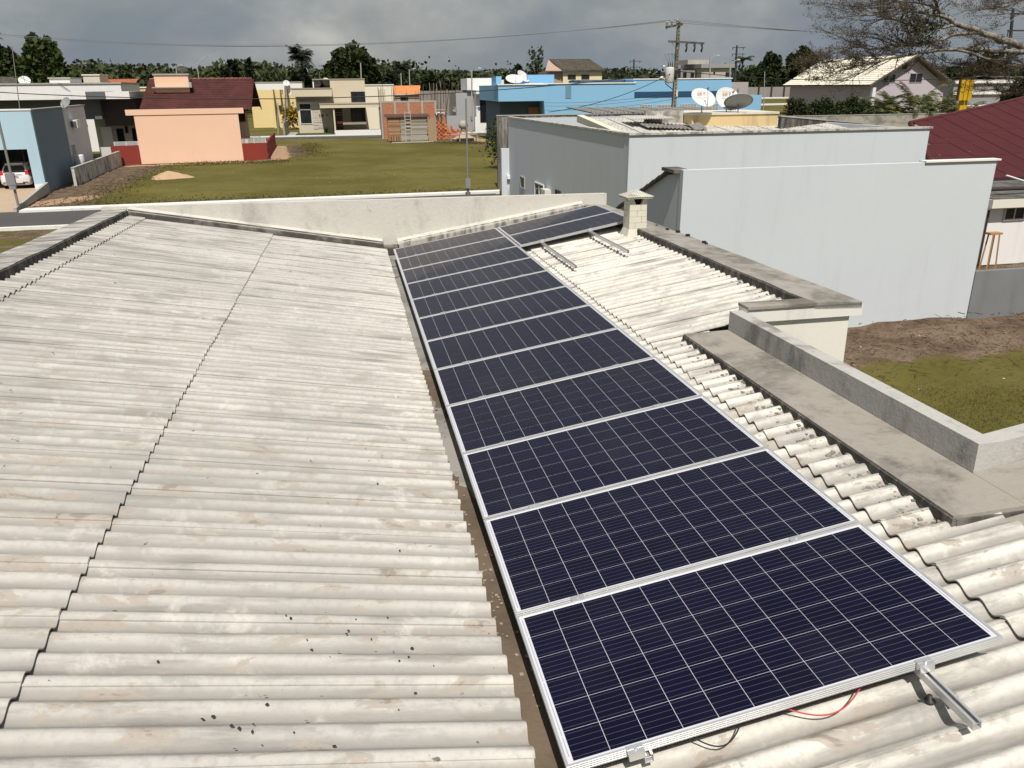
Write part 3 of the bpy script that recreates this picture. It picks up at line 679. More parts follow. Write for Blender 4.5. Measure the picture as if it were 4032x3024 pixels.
# ---- the grey house to the right
gl = paint('pale_grey_render', (.575, .615, .645), .045, .35, 10, .85, .08, grime=.17, gcol=(.33, .34, .34))
coping_m = mouldy('stained_coping', (.55, .54, .50), (.13, .125, .115), (.46, .62), (3, 3, .5), .85)
gh = thing('grey_house', 'large pale grey rendered house with stepped blank wall and parapet', 'house', (9, 25.2, G))
L_ = lambda x, y, z: (x - 9, y - 25.2, z - G)
def gbox(n, m_, x0, x1, y0, y1, z0, z1): return MB().box(x0 - 9, x1 - 9, y0 - 25.2, y1 - 25.2, z0 - G, z1 - G).build(n, m_, gh)
def ghexa(n, m_, pts): return MB().hexa([L_(*p) for p in pts]).build(n, m_, gh)
gbox('wall', gl, 6.85, 15.12, 15.32, 15.50, G, .69)                 # low blank wall nearest to us
gbox('coping', white_p, 13.10, 15.20, 15.27, 15.54, .692, .732)
gbox('wall', gl, 9.0, 20.85, 25.3, 25.48, G, .885)
gbox('coping', coping_m, 8.97, 20.93, 25.24, 25.52, .887, .955)
ghexa('wall', gl, [(9.0, 25.482, G), (9.18, 25.482, G), (8.36, 43.3, G), (8.18, 43.3, G), (9.0, 25.482, .885), (9.18, 25.482, .885), (8.36, 43.3, .885), (8.18, 43.3, .885)])
ghexa('coping', coping_m, [(8.95, 25.525, .887), (9.22, 25.525, .887), (8.40, 43.4, .887), (8.13, 43.4, .887), (8.95, 25.525, .955), (9.22, 25.525, .955), (8.40, 43.4, .955), (8.13, 43.4, .955)])
gbox('wall', gl, 7.75, 8.19, 43.2, 43.5, G, -.75)
gbox('wall', gl, 8.36, 20.8, 43.1, 43.3, G, .86); gbox('wall', gl, 20.67, 20.84, 25.5, 43.1, G, .86)
# lean-to between the two walls, its sloping edge of tiles
MB().prism([(15.51 - 25.2, 0), (19.6 - 25.2, 0), (19.6 - 25.2, -.70 - G), (16.25 - 25.2, .50 - G), (15.51 - 25.2, .60 - G)], 6.86 - 9, 7.02 - 9, 'x').build('side_wall', gl, gh)
rt = tile_mat('dark_roof_tile', (.10, .09, .085), (.16, .145, .13), (.24, .22, .2))
for i in range(9):
    t0 = i / 9; ya, za = 16.15 + (19.7 - 16.15) * t0, .56 + (-.76 - .56) * t0; yb, zb = 16.15 + (19.7 - 16.15) * (t0 + .125), .56 + (-.76 - .56) * (t0 + .125)
    MB().hexa([L_(*p) for p in ((6.74, ya, za), (9.0, ya, za), (9.0, yb, zb - .02), (6.74, yb, zb - .02), (6.74, ya, za + .055), (9.0, ya, za + .055), (9.0, yb, zb + .03), (6.74, yb, zb + .03))]).build('roof_tile', rt, gh)
gbox('ridge_tile', rt, 6.70, 7.1, 15.52, 16.3, .60, .68)
# openings in the long shaded side wall: (y0, y1, z0, z1)
def wall_x(y): return 9.0 - .82 * (y - 25.482) / 17.818
side = thing('side_openings', None, None); side.parent = gh; side.location = L_(9.0, 25.482, G); side.rotation_euler = (0, 0, math.atan2(.82, 17.818))
def sy(y): return (y - 25.482) * 1.001
window_x(side, sy(39.7), sy(40.6), .80, 1.42, 0, alu_f, 0)
window_x(side, sy(36.05), sy(37.7), .05, 1.42, 0, white_f, 1, name='sliding_door')
window_x(side, sy(33.3), sy(34.1), .9, 1.45, 0, dark_f, 0)
MB().box(-.30, 0, sy(34.9), sy(35.6), .72, 1.32).build('air_conditioner', flat('ac_beige', (.66, .64, .60), .5), side)
MB().box(-.16, 0, sy(43.0), sy(43.25), 1.0, 1.2).build('wall_lamp', flat('lamp_white', (.8, .8, .78), .4), side)
MB().tube([(-.05, sy(43.4), 1.0), (-.08, sy(42.9), -.2)], .03, 6).build('downpipe', alu_f, side)
# roofs lying behind the grey parapet
sheet2 = mouldy('old_white_sheet', (.60, .58, .53), (.26, .25, .23), (.42, .66), (1, 4, 1), .8)
def corr_plane(nm, m_, parent, org, ex, ey, L, W_, pitch=.177, amp=.026, off=(0, 0, 0)):
    mb = corrugated(L, W_, pitch, amp, .008, 6, 1); ex = Vector(ex).normalized(); ez = ex.cross(Vector(ey)).normalized(); ey = ez.cross(ex)
    M = Matrix(((ex.x, ey.x, ez.x, org[0]), (ex.y, ey.y, ez.y, org[1]), (ex.z, ey.z, ez.z, org[2]), (0, 0, 0, 1))); mb.xf(M)
    return mb.build(nm, m_, parent)
for i in range(11):                         # white sheets falling towards us from a ridge half way back
    corr_plane('roof_sheet', sheet2, gh, L_(9.75 + i * 1.0, 33.6, 1.16 - .02 * i), (0, -1, -.085), (1, 0, -.012), 7.8, 1.04)
gbox('gable_edge', paint('cream_edge', (.70, .65, .50), .06), 9.45, 9.75, 26.3, 33.6, .30, .80)
MB().prism([(26.2 - 25.2, .55 - G), (33.7 - 25.2, 1.0 - G), (33.7 - 25.2, 1.30 - G), (26.2 - 25.2, .70 - G)], 9.44 - 9, 9.74 - 9, 'x').build('gable_edge', MATS['cream_edge'], gh)
corr = mouldy('grey_old_sheet', (.30, .29, .27), (.13, .125, .115), (.38, .6), (1, 3, 1))
for i in range(7):
    corr_plane('roof_sheet', corr, gh, L_(10.2 + i * 1.0, 38.5, 1.50 - .015 * i), (0, -1, -.03), (1, 0, -.012), 4.6, 1.04)

bw = mouldy('blackened_wall', (.20, .19, .175), (.028, .027, .026), (.34, .56), (2.5, 2.5, .4))
o = thing('boundary_wall', 'black mould covered boundary wall sloping down behind the grey parapet', 'wall', (17.3, 30, G))
MB().hexa([(0, 0, 0), (6.6, 4, 0), (6.6, 4.2, 0), (0, .2, 0), (0, 0, 4.62), (6.6, 4, 4.05), (6.6, 4.2, 4.05), (0, .2, 4.62)]).build('wall', bw, o)
MB().hexa([(-.02, -.04, 4.62), (6.6, 3.96, 4.05), (6.6, 4.24, 4.05), (-.02, .24, 4.62), (-.02, -.04, 4.67), (6.6, 3.96, 4.10), (6.6, 4.24, 4.10), (-.02, .24, 4.67)]).build('coping', conc, o)
o = thing('stained_wall', 'dark stained boundary wall in front of the blue house', 'wall', (8.2, 47, G))
MB().box(0, 10.5, 0, .18, 0, 4.25).build('wall', mouldy('streaked_wall', (.30, .28, .25), (.05, .047, .043), (.36, .6), (2.2, 2.2, .3)), o); MB().box(-.02, 10.5, -.03, .21, 4.25, 4.31).build('coping', conc, o)
# cream block carrying the dishes
o = thing('cream_block', 'cream yellow rendered rooftop block carrying three satellite dishes', 'building', (13.75, 31, G))
ochre = paint('ochre_render', (.66, .50, .27), .08, .7, 10, .85, .15, grime=.45, gcol=(.16, .12, .07))
MB().box(0, 3.95, 0, 3.4, 0, 4.70).build('wall', ochre, o)
MB().box(-.04, 4.0, -.05, 3.45, 4.702, 4.79).build('coping', paint('pale_coping', (.66, .62, .52), .08, grime=.3), o)
MB().box(-1.75, -.02, .9, 1.1, 3.6, 4.86).build('tank_wall', mouldy('flaking_white_wall', (.55, .53, .48), (.16, .15, .13), (.40, .58)), o)
for i in range(2): corr_plane('roof_sheet', sheet2, o, (-1.9 + i * .9, -.5, 4.62 - .01 * i), (0, 1, .04), (-1, 0, 0), 1.6, .93, .11, .022)
corr_plane('roof_sheet', corr, o, (0.1, -1.4, 4.18), (0, 1, .10), (-1, 0, .06), 1.3, 2.6)
tarp = MB(); vs = []; q = random.Random(3)
for i in range(19):
    for j in range(6):
        vs.append((-.5 + i * .155, -1.55 + j * .24, 4.20 - .03 * i + .10 * math.sin(i * 1.1) * math.sin(j * .9 + .5) + .05 * j + q.uniform(-.02, .02)))
tarp.add(vs, [(i * 6 + j, (i + 1) * 6 + j, (i + 1) * 6 + j + 1, i * 6 + j + 1) for i in range(18) for j in range(5)], True)
tag(tarp.build('grey_tarpaulin', flat('tarpaulin', (.20, .195, .19), .75)), 'crumpled grey tarpaulin lying below the cream block', 'tarpaulin').location = (13.75, 31, G)
dish('round white satellite dish with red lettering, beside the utility pole', (14.12, 30.9, 1.39), 6, 47, 1.06, True, pole=.55)
dish('white satellite dish with red lettering, tilted behind the grey dish', (15.62, 31.7, 1.39), 2, 34, 1.12, True, pole=.48)
dish('dark grey satellite dish seen tipped upwards, in front of the white one', (15.80, 30.95, 1.39), 165, 58, 1.20, True, grey=True, pole=.34)

# ---- red metal roof house at the right
red_m = NT('red_metal_sheet'); t = red_m; v = t.vec(); a = t.noise(v, .5, 5, .65); f = t.noise(v, 12, 4, .7); sc_ = t.noise(t.vec((3, 1.2, 1), rot=(0, 0, .7)), 3.5, 3, .7, .6)
cc = t.mix(a, (.058, .010, .012), (.088, .017, .019)); cc = t.mix(t.mul(t.ramp(sc_, .70, .74), .6), cc, (.45, .38, .35)); red_m = t.done(cc, .55, .35)
rh = thing('red_roof_house', 'house under a broad dark red metal roof behind the grey wall', 'house', (21, 26.4, G))
RSL = .28
def red_hit(px, py):
    n = Vector((0, -RSL, 1)); d = ray(px, py); return CAM + d * ((Vector((25, 26.4, -1.05)) - CAM).dot(n) / d.dot(n))
zz0 = lambda x, y: (x - 21, y - 26.4, -1.05 + RSL * (y - 26.4) - G)
P_ridge = [(22.6, 26.6)] + [tuple(red_hit(*p))[:2] for p in ((1966, 266), (2050, 248), (2130, 231), (2212, 212))]
P_ridge.append((P_ridge[-1][0] + 8, P_ridge[-1][1] + 3.4))
for i in range(int(P_ridge[-1][0] - 22.6)):     # overlapping sheets running up the slope, cut along the hip
    x0 = 22.6 + i * 1.0; x1 = x0 + 1.03; xm = (x0 + x1) / 2
    top = np.interp(xm, [p[0] for p in P_ridge], [p[1] for p in P_ridge]); rows = 3; q0 = 26.1
    for r_ in range(rows):
        ya, yb = q0 + (top - q0) * r_ / rows, q0 + (top - q0) * (r_ + 1) / rows + .2 * (r_ < rows - 1)
        corr_plane('roof_sheet', red_m, rh, zz0(x0, ya), (0, 1, RSL), (-1, 0, 0), (yb - ya) * math.sqrt(1 + RSL ** 2), 1.03, .13, .016).location = (1.03, 0, .004 * (i % 2) + .012 * r_)
for i in range(len(P_ridge) - 1):
    a, b = P_ridge[i], P_ridge[i + 1]; MB().tube([zz0(a[0], a[1]), zz0(b[0], b[1])], .11, 8).build('ridge_tile', red_m, rh)
MB().box(2.4, 14, 1.1, 6, 0, 2.1).build('wall', white_p, rh)
MB().box(1.6, 14, -.36, -.32, 2.10, 2.24).build('gutter', dark_f, rh)
o = thing('white_annex', 'white annex with flat roof and small window under the red roof', 'building', (20.3, 21, G))
MB().box(0, 8, 0, 3, 0, 1.98).build('wall', white_p, o); MB().box(-.25, 8, -.35, -.02, 1.985, 2.26).build('fascia', paint('cream_fascia', (.72, .69, .60), .05), o)
MB().box(-.2, 8, -.3, 4, 2.262, 2.30).build('roof', mouldy('dark_sheet', (.16, .15, .14), (.06, .055, .05)), o)
window(o, .55, 1.38, 1.50, 1.97, 0, alu_f, 1)
MB().tube([(-.12, -.1, 1.9), (-.12, -.1, 0)], .035, 8).build('downpipe', dark_f, o)
MB().tube([(.0, -.4, 3.05), (1.6, -.4, 2.60)], .03, 6).build('brace', white_f, o)
MB().tube([(-.1, .3, 2.52), (8, 1.2, 2.40)], .07, 6).build('beam', flat('dark_timber', (.05, .042, .038), .8), o)
o = thing('low_wall', 'low dark grey boundary wall beside the spoil heap', 'wall', (15.13, 15.3, G))
MB().box(0, 9, 0, .15, -.1, 1.29).build('wall', paint('grey_cement_wall', (.20, .21, .215), .14, 1.2, 9, .9, .2, grime=.3, gcol=(.10, .10, .10)), o)
o = thing('wooden_trestle', 'wooden trestle stool standing against the white annex', 'trestle', (19.0, 19.2, G)); wd = paint('raw_timber', (.42, .23, .10), .12, 3, 20, .8)
MB().box(-.22, .22, -.12, .12, 1.43, 1.49).build('seat', wd, o)
for a_, b_ in ((-.12, -.1), (.15, -.1), (-.12, .1), (.15, .1)): MB().tube([(a_ * .8, b_, 1.43), (a_ * 1.25, b_ * 1.7, 0)], .032, 4, smooth=False).build('leg', wd, o)

# ---- salmon house
sal = paint('salmon_render', (.83, .555, .40), .035, .4, 8, .85, .08, grime=.06, gcol=(.45, .26, .17))
sh = thing('salmon_house', 'salmon pink house with dark red tiled roof and rooftop tank box', 'house', (-18.1, 72.5, G), 7)
MB().box(0, 8.32, 0, .2, 0, 3.96).build('wall', sal, sh)
MB().box(-.6, 8.80, -.06, .5, 3.962, 4.40).build('fascia', sal, sh)
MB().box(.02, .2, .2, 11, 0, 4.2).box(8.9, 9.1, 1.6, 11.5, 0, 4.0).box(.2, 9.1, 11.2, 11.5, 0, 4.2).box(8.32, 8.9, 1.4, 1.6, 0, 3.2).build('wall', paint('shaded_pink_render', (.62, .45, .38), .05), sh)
tm = tile_mat('burgundy_tile', (.060, .018, .016), (.088, .026, .022), (.22, .10, .085))
RZ = 6.78; RY = 6.1
roofo = tiled_roof((.45, .25, 4.30), (9.40, .25, 4.30), (1.10, RY, RZ)).build('roof', tm, sh, kind='stuff')
tiled_roof((10.6, 12.2, 4.2), (1.7, 12.2, 4.2), (10.05, RY, RZ)).build('roof', tm, sh, kind='stuff')
tiled_roof((8.85, -.02, 4.25), (9.40, -.02, 4.25), (8.85, .5, 4.42)).build('roof', tm, sh, kind='stuff')
rg = MB()
for i in range(22): rg.tube([(1.15 + i * .4, RY, RZ + .03), (1.53 + i * .4, RY, RZ + .07)], .10, 7)
rg.build('ridge_tile', tile_mat('pale_ridge', (.15, .045, .04), (.22, .09, .08), (.62, .55, .5)), sh, kind='stuff')
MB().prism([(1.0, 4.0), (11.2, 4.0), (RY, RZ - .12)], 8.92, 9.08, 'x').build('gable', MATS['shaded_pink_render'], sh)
MB().hexa([(9.38, .1, 4.0), (9.46, .1, 4.0), (10.11, RY, RZ - .16), (10.03, RY, RZ - .16), (9.38, .1, 4.24), (9.46, .1, 4.24), (10.11, RY, RZ + .02), (10.03, RY, RZ + .02)]).hexa([(10.03, RY, RZ - .16), (10.11, RY, RZ - .16), (10.68, 12.2, 3.95), (10.60, 12.2, 3.95), (10.03, RY, RZ + .02), (10.11, RY, RZ + .02), (10.68, 12.2, 4.18), (10.60, 12.2, 4.18)]).build('bargeboard', flat('dark_red_board', (.07, .018, .018), .7), sh)
tk = MB().box(1.75, 4.52, 3.4, 5.4, 5.7, 7.12).build('tank_box', sal, sh); MB().box(1.66, 4.62, 3.32, 5.48, 7.122, 7.25).build('slab', conc, tk); MB().box(1.50, 4.62, 3.0, 3.38, 6.08, 6.17).box(4.54, 4.75, 3.0, 5.5, 6.1, 6.55).build('ledge', conc, tk)
window_x(sh, 5.0, 5.9, 1.2, 2.6, 9.1, dark_f, 0, face=1); window_x(sh, 7.2, 8.1, 1.2, 2.6, 9.1, dark_f, 0, face=1)
MB().box(8.36, 8.86, 1.36, 1.4, 0, 2.2).build('door', flat('pink_door', (.70, .45, .34), .6), sh)
redw = paint('dark_red_render', (.24, .040, .030), .07, .6, 10, .85, .1)
MB().box(-2.2, -.01, .02, .2, 0, 1.55).build('fence_wall', redw, sh)
MB().box(8.33, 10.42, .02, .2, 0, 1.45).build('fence_wall', redw, sh); MB().hexa([(10.26, .201, 0), (10.42, .201, 0), (12.0, 20, 0), (11.84, 20, 0), (10.26, .201, 1.42), (10.42, .201, 1.42), (12.0, 20, 1.38), (11.84, 20, 1.38)]).build('fence_wall', redw, sh)
def railing(parent, x0, x1, y0, y1, z0, z1):
    mb = MB(); n = 4
    for i in range(n + 1):
        z_ = z0 + (z1 - z0) * i / n
        mb.box(x0, x1, y0, y1, z_, z_ + .03)
    o = mb.build('railing', white_f, parent); m2 = MB(); Lx = max(x1 - x0, y1 - y0); k = max(2, int(Lx / .9) + 1)
    for i in range(k):
        t_ = i / (k - 1)
        if x1 - x0 > y1 - y0: m2.box(x0 + (x1 - x0 - .04) * t_, x0 + (x1 - x0 - .04) * t_ + .04, y0 - .004, y1 + .004, z0 - .1, z1 + .035)
        else: m2.box(x0 - .004, x1 + .004, y0 + (y1 - y0 - .04) * t_, y0 + (y1 - y0 - .04) * t_ + .04, z0 - .1, z1 + .035)
    m2.build('railing_post', white_f, o); return o
railing(sh, -1.9, -.02, .08, .12, 1.58, 1.85); railing(sh, 8.36, 10.38, .08, .12, 1.48, 1.80); railing(sh, 8.5, 10.2, 12.0, 12.04, 1.0, 1.45)
rag = MB(); q = random.Random(9); vs = []
for i in range(9):
    for j in range(5): vs.append((10.44 + .05 * math.sin(i * 1.7 + j) + .02, .5 + j * .22 + q.uniform(-.05, .05), 1.62 - i * .17 + q.uniform(-.03, .03) - .03 * j))
rag.add(vs, [(i * 5 + j, i * 5 + j + 1, (i + 1) * 5 + j + 1, (i + 1) * 5 + j) for i in range(8) for j in range(4)], True)
o = rag.build('hanging_cloth', flat('pale_cloth', (.45, .44, .43), .9)); o.location = (-18.1, 72.5, G); o.rotation_euler = (0, 0, R(7)); tag(o, 'pale cloth hung over the dark red fence wall of the salmon house', 'cloth')
mast = thing('street_light', 'thin street light on a bent pole behind the salmon house', 'street light', (-16.4, 98, G))
MB().tube([(0, 0, 0), (-.15, 0, 8.6)], [.08, .04], 7).build('pole', conc, mast); MB().tube([(-.15, 0, 8.5), (.5, 0, 9.1), (1.15, 0, 9.4)], .04, 6).build('arm', alu_f, mast); MB().box(1.0, 1.5, -.1, .1, 9.36, 9.46).build('lamp_head', alu_f, mast)
dish('dark satellite dish standing on the salmon rooftop tank box', (-14.6, 77.6, G + 7.25), 170, 50, 1.0, grey=True, pole=.35)

# ---- light blue garage and its white rear building
bl = paint('light_blue_render', (.40, .56, .66), .03, .4, 10, .85, .08, grime=.05); bl2 = paint('shaded_blue_render', (.185, .245, .30), .05, .5, 10, .85, .08)  # second tone is a darker copy, the side wall's shade put into it
ga = thing('blue_garage_house', 'light blue flat roofed house with open garage at the street', 'house', (-19.4, 53.1, G), 4)
MB().box(-12, 0, 0, .25, 2.62, 4.86).box(-.62, 0, 0, .25, 0, 2.62).box(-12, -4.9, 0, .25, 0, 2.62).build('wall', bl, ga)
MB().box(-12, .06, -.04, .30, 4.862, 4.95).build('coping', white_p, ga)
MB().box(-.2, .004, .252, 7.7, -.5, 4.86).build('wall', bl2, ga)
MB().box(-.2, 0, 7.702, 14.4, 0, 4.84).build('wall', paint('lilac_white_render', (.66, .64, .68), .04, grime=.08), ga)
MB().box(-.34, .08, .30, 14.5, 4.862, 4.93).build('coping', conc, ga)
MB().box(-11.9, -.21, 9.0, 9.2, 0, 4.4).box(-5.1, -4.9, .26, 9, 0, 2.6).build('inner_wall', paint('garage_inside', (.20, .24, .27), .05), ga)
MB().box(-4.88, -.21, .26, 9, 2.62, 2.75).build('ceiling', white_p, ga); MB().box(-11.9, -.36, .31, 14, 4.40, 4.50).build('roof', corr, ga)
MB().box(-4.9, -.2, .02, 9, -.1, .2).build('garage_floor', sandy_m, ga)
for xx in (-4.5, -3.4, -2.6): MB().box(xx, xx + .06, 8.9, 8.98, 0, 2.5).build('post', white_f, ga)
MB().box(-.60, -.05, -.07, 0, 0, .5).build('plinth', white_p, ga)
a_ = MB().box(.004, .45, 9.15, 10.15, 3.45, 3.98).build('air_conditioner', flat('ac_white', (.74, .74, .74), .45), ga); MB().box(.05, .40, 9.10, 9.15, 3.5, 3.9).build('grille', flat('ac_grille', (.10, .10, .10), .6), a_)
window_x(ga, 7.95, 9.2, 1.15, 2.4, .0, white_f, 3, face=1, pane=flat('brown_shutter', (.09, .03, .025), .6))
# low stained wall beside the lot
o = thing('stained_low_wall', 'low white wall streaked with black mould beside the sandy lot', 'wall', (-18.75, 56.6, G), 3.2)
MB().box(-.09, .09, 0, 15.4, -.2, 1.12).build('wall', mouldy('streaked_white_wall', (.60, .58, .54), (.06, .055, .05), (.45, .62), (2.2, 2.2, .5)), o); MB().box(-.12, .12, -.02, 15.4, 1.121, 1.17).build('coping', conc, o)
o = thing('driveway_wall', 'low grey edging wall running from the garage to the street', 'wall', (-19.35, 53.0, G))
MB().hexa([(0, 0, 0), (.16, 0, 0), (1.35, -8.9, 0), (1.19, -8.9, 0), (0, 0, .62), (.16, 0, .62), (1.35, -8.9, .22), (1.19, -8.9, .22)]).build('wall', conc, o)
yd = thing('water_drum', 'white plastic drum standing in the yard behind the stained wall', 'drum', (-19.6, 61.2, G)); MB().lathe([(0, 0), (.34, 0), (.34, 1.6), (.30, 1.68), (0, 1.68)], n=16).build('barrel', flat('drum_white', (.68, .68, .68), .5), yd)
ra = random.Random(6)
for i, (dx, dy, s_) in enumerate(((-.2, 2.2, .5), (-.5, 3.6, .6), (-.4, 4.6, .45), (-.6, 6.0, .6), (-.3, 1.2, .4))):
    mb = MB().hexa([(ra.uniform(-.3, .3) + sx_ * s_ * ra.uniform(.7, 1.2), ra.uniform(-.2, .2) + sy_ * s_ * ra.uniform(.7, 1.2), zz_ * ra.uniform(.8, 1.3)) for zz_ in (0, .9) for sx_, sy_ in ((-1, -1), (1, -1), (1, 1), (-1, 1))])
    o = mb.build('scrap_bundle', flat(f'scrap_{i}', ((.16, .15, .16), (.40, .38, .37), (.10, .09, .09), (.24, .12, .10), (.30, .29, .30))[i], .8)); o.location = (-19.9 + dx, 58.9 + dy, G)
    tag(o, ('dark sacks heaped in the yard behind the stained low wall', 'pale sheet metal scrap heaped in the yard beside the drum', 'black scrap piled beyond the drum in the narrow yard', 'reddish brown scrap lying at the far end of the yard', 'grey scrap nearest to us behind the stained low wall')[i], 'scrap')
# white flat roofed house behind
wh = thing('white_flat_house', 'long white flat roofed house with grey fascia behind the blue garage', 'house', (-36, 74, G))
fa = paint('dark_grey_fascia', (.13, .135, .14), .06, .5)
wq = lambda x, y, z: (x + 36, y - 74, z - G)
MB().box(0, 13.8, .9, 10, 5.25, 5.86).build('upper_band', white_p, wh); MB().box(13.8, 15.4, 1.1, 10, 5.25, 5.80).build('band_joint', fa, wh); MB().box(15.4, 17.3, .8, 10, 5.25, 5.84).build('upper_band', white_p, wh)
MB().box(0, 14.5, 2.0, 10, 3.6, 5.248).build('wall', fa, wh); MB().box(14.5, 17.2, 2.6, 10, 3.0, 5.246).build('wall', paint('charcoal_render', (.075, .06, .058), .08), wh)
MB().box(13.2, 17.2, 4.2, 10, 0, 3.6).build('wall', paint('pale_lilac_wall', (.58, .56, .59), .05), wh)
MB().box(13.7, 14.6, 3.8, 4.198, 0.6, 2.9).build('panel', white_p, wh); MB().box(13.9, 17.0, 2.0, 2.2, 0, 1.25).build('yard_wall', paint('cement_white', (.60, .59, .56), .08, grime=.2), wh)
window(wh, 14.9, 15.5, .3, 2.7, 4.2, dark_f, 0, name='door'); window(wh, 15.65, 15.9, 2.3, 2.9, 4.2, dark_f, 0); window(wh, 16.2, 16.65, 1.2, 2.7, 4.2, dark_f, 0)
ac = MB().box(16.2, 16.9, 3.8, 4.15, 3.0, 3.5).build('air_conditioner', MATS['ac_beige'], wh); MB().lathe([(0, 0), (.2, 0), (.2, .03), (0, .03)]).xf(Matrix.Translation((16.55, 3.79, 3.25)) @ Matrix.Rotation(R(90), 4, 'X')).build('fan', dark_f, ac)
MB().prism([(-1.2, 3.0), (1.4, 3.0), (1.2, 3.4), (-.4, 3.5)], 11.8, 13.4, 'x').build('porch_roof', rt, wh); MB().box(12.4, 13.3, -1.0, 1.2, 0, 3.0).build('porch', MATS['cement_white'], wh)
# roofs further left and behind
def blk(name, label, m_, px0, py0, px1, py1, Y, depth, cat='building', cop=True, base=G):
    a = at_y(px0, py1, Y); b = at_y(px1, py0, Y); o = thing(name, label, cat, (a.x, Y, base))
    MB().box(0, b.x - a.x, 0, depth, 0, b.z - base).build('wall', m_, o)
    if cop: MB().box(-.1, b.x - a.x + .1, -.1, depth + .1, b.z - base + .002, b.z - base + .14).build('coping', white_p if m_ is not white_p else conc, o)
    return o, a, b
blk('white_house', 'white flat roofed house at the far left behind the long white one', white_p, -40, 181, 260, 215, 90, 8, 'house')
blk('rooftop_tank_block', 'small white rooftop block on the far left white house', white_p, 108, 170, 150, 182, 93, 4)
blk('grey_white_house', 'low grey and white house between white house and salmon roof', paint('light_grey_house', (.52, .52, .51), .05), 133, 186, 250, 200, 100, 8, 'house')
blk('yellow_rooftop', 'small yellow wall end beside the salmon tiled roof', paint('yellow_wall', (.70, .55, .17), .05), 283, 190, 320, 200, 106, 6)
blk('beige_tank_tower', 'beige rooftop tank tower beside the orange tiled roof', paint('beige_tank', (.66, .60, .48), .06, grime=.2), 183, 163, 214, 188, 112, 4)
ob = thing('orange_roof_house', 'far house with patchy orange tiled roof', 'house', (at_y(214, 190, 114).x, 114, G)); p0 = at_y(214, 190, 114); p1 = at_y(287, 190, 114); p2 = at_y(216, 173, 117)
wq_ = p1.x - p0.x; tiled_roof((0, 0, p0.z - G), (wq_, 0, p0.z - G), (0, 4, p2.z - G + .1), .4, .25).build('roof', tile_mat('orange_tile', (.34, .105, .045), (.42, .15, .07), (.10, .05, .035)), ob, kind='stuff'); MB().box(.2, wq_ - .2, .3, 6, 0, p0.z - G - .05).build('wall', MATS['beige_tank'], ob)
gw = thing('grey_roof_house', 'low dark tiled roof at the far left edge below the tree', 'house', (at_y(-20, 181, 110).x, 110, G)); p0 = at_y(-20, 184, 110); p1 = at_y(85, 184, 110); MB().prism([(0, p0.z - G), (p1.x - p0.x, p0.z - G), (p1.x - p0.x - 3.2, p0.z - G + .9), (0, p0.z - G + 1.0)], 0, 6, 'y').build('roof', rt, gw); MB().box(0, p1.x - p0.x - .4, .3, 5.6, 0, p0.z - G - .01).build('wall', white_p, gw)
dish('grey white satellite dish on the far left flat roof', (at_y(60, 190, 92).x, 91.5, 3.1), 20, 40, 1.1, pole=.4)
dish('pale satellite dish on the roof of the blue garage house', (at_y(140, 235, 60).x, 60.5, 1.4), -30, 30, .8, grey=True, pole=.35)
# ---- beige modern house
be = paint('beige_render', (.60, .53, .40), .03, .4, 10, .85, .08); be2 = paint('taupe_and_shade_render', (.36, .31, .25), .04, .5)
bh = thing('beige_house', 'beige modern house with tall block, stone front and porch', 'house', (-7.2, 116.5, G), 2)
MB().box(.05, 4.7, 0, 9, 0, 4.2).build('wall', be, bh); MB().box(.05, 4.75, .3, 8, 4.202, 4.86).build('wall', be2, bh)  # wall under the fascia is darker, its shade put into the colour
MB().box(-.5, 4.84, -1.2, 3, 4.862, 5.86).build('fascia', be, bh); MB().box(-.58, 4.90, -1.28, 3.05, 5.862, 5.97).build('coping', be2, bh)
MB().box(4.72, 9.46, .8, 8, 3.96, 7.0).build('tower', be, bh); MB().box(2.38, 9.52, .72, 8.1, 7.002, 7.12).build('coping', be2, bh)
MB().box(4.72, 9.40, 2.5, 8, 0, 3.958).build('wall', be2, bh); MB().box(2.40, 4.70, 3.6, 8, 5.9, 7.0).build('wall', white_p, bh); MB().box(3.3, 3.9, 3.5, 3.58, 5.9, 6.5).build('hatch', dark_f, bh); MB().box(2.40, 2.55, .9, 3.5, 5.98, 7.0).build('wall', white_p, bh)  # porch rear wall in the darker tone, porch shade painted in
window(bh, .28, 1.90, 1.28, 4.0, 0, white_f, 0, .08, .08); MB().box(.36, 1.82, -.1, -.03, 3.12, 3.26).build('transom', white_f, bh)
window(bh, 7.45, 9.40, 4.08, 5.42, .8, dark_f, 1, .06, .07); window(bh, 7.3, 9.35, 1.4, 3.3, 2.5, dark_f, 1, .06, .07)
MB().box(3.05, 11.35, -3.2, .6, 3.40, 3.86).build('canopy', be, bh); MB().box(3.0, 11.4, -3.26, .6, 3.862, 3.955).build('coping', be2, bh)
MB().box(10.9, 11.3, -3.0, -2.6, 0, 3.40).build('column', be2, bh); MB().box(4.75, 4.95, -3.0, 0, 0, 3.39).build('column', be, bh)
d_ = MB().box(5.0, 6.1, 2.40, 2.49, .3, 3.2).build('door', flat('red_brown_door', (.10, .026, .018), .5), bh)
for zz_ in (.85, 1.15, 2.35, 2.65): MB().box(5.1, 6.0, 2.37, 2.40, zz_, zz_ + .03).build('groove', alu_f, d_)
MB().box(4.76, 11.4, -5.6, -5.4, 0, .62).build('porch_wall', white_p, bh); MB().box(4.7, 11.4, -5.4, 2.4, .02, .30).build('porch_floor', conc, bh)
st = MB(); q = random.Random(12); z_ = .62                      # split-stone cladding
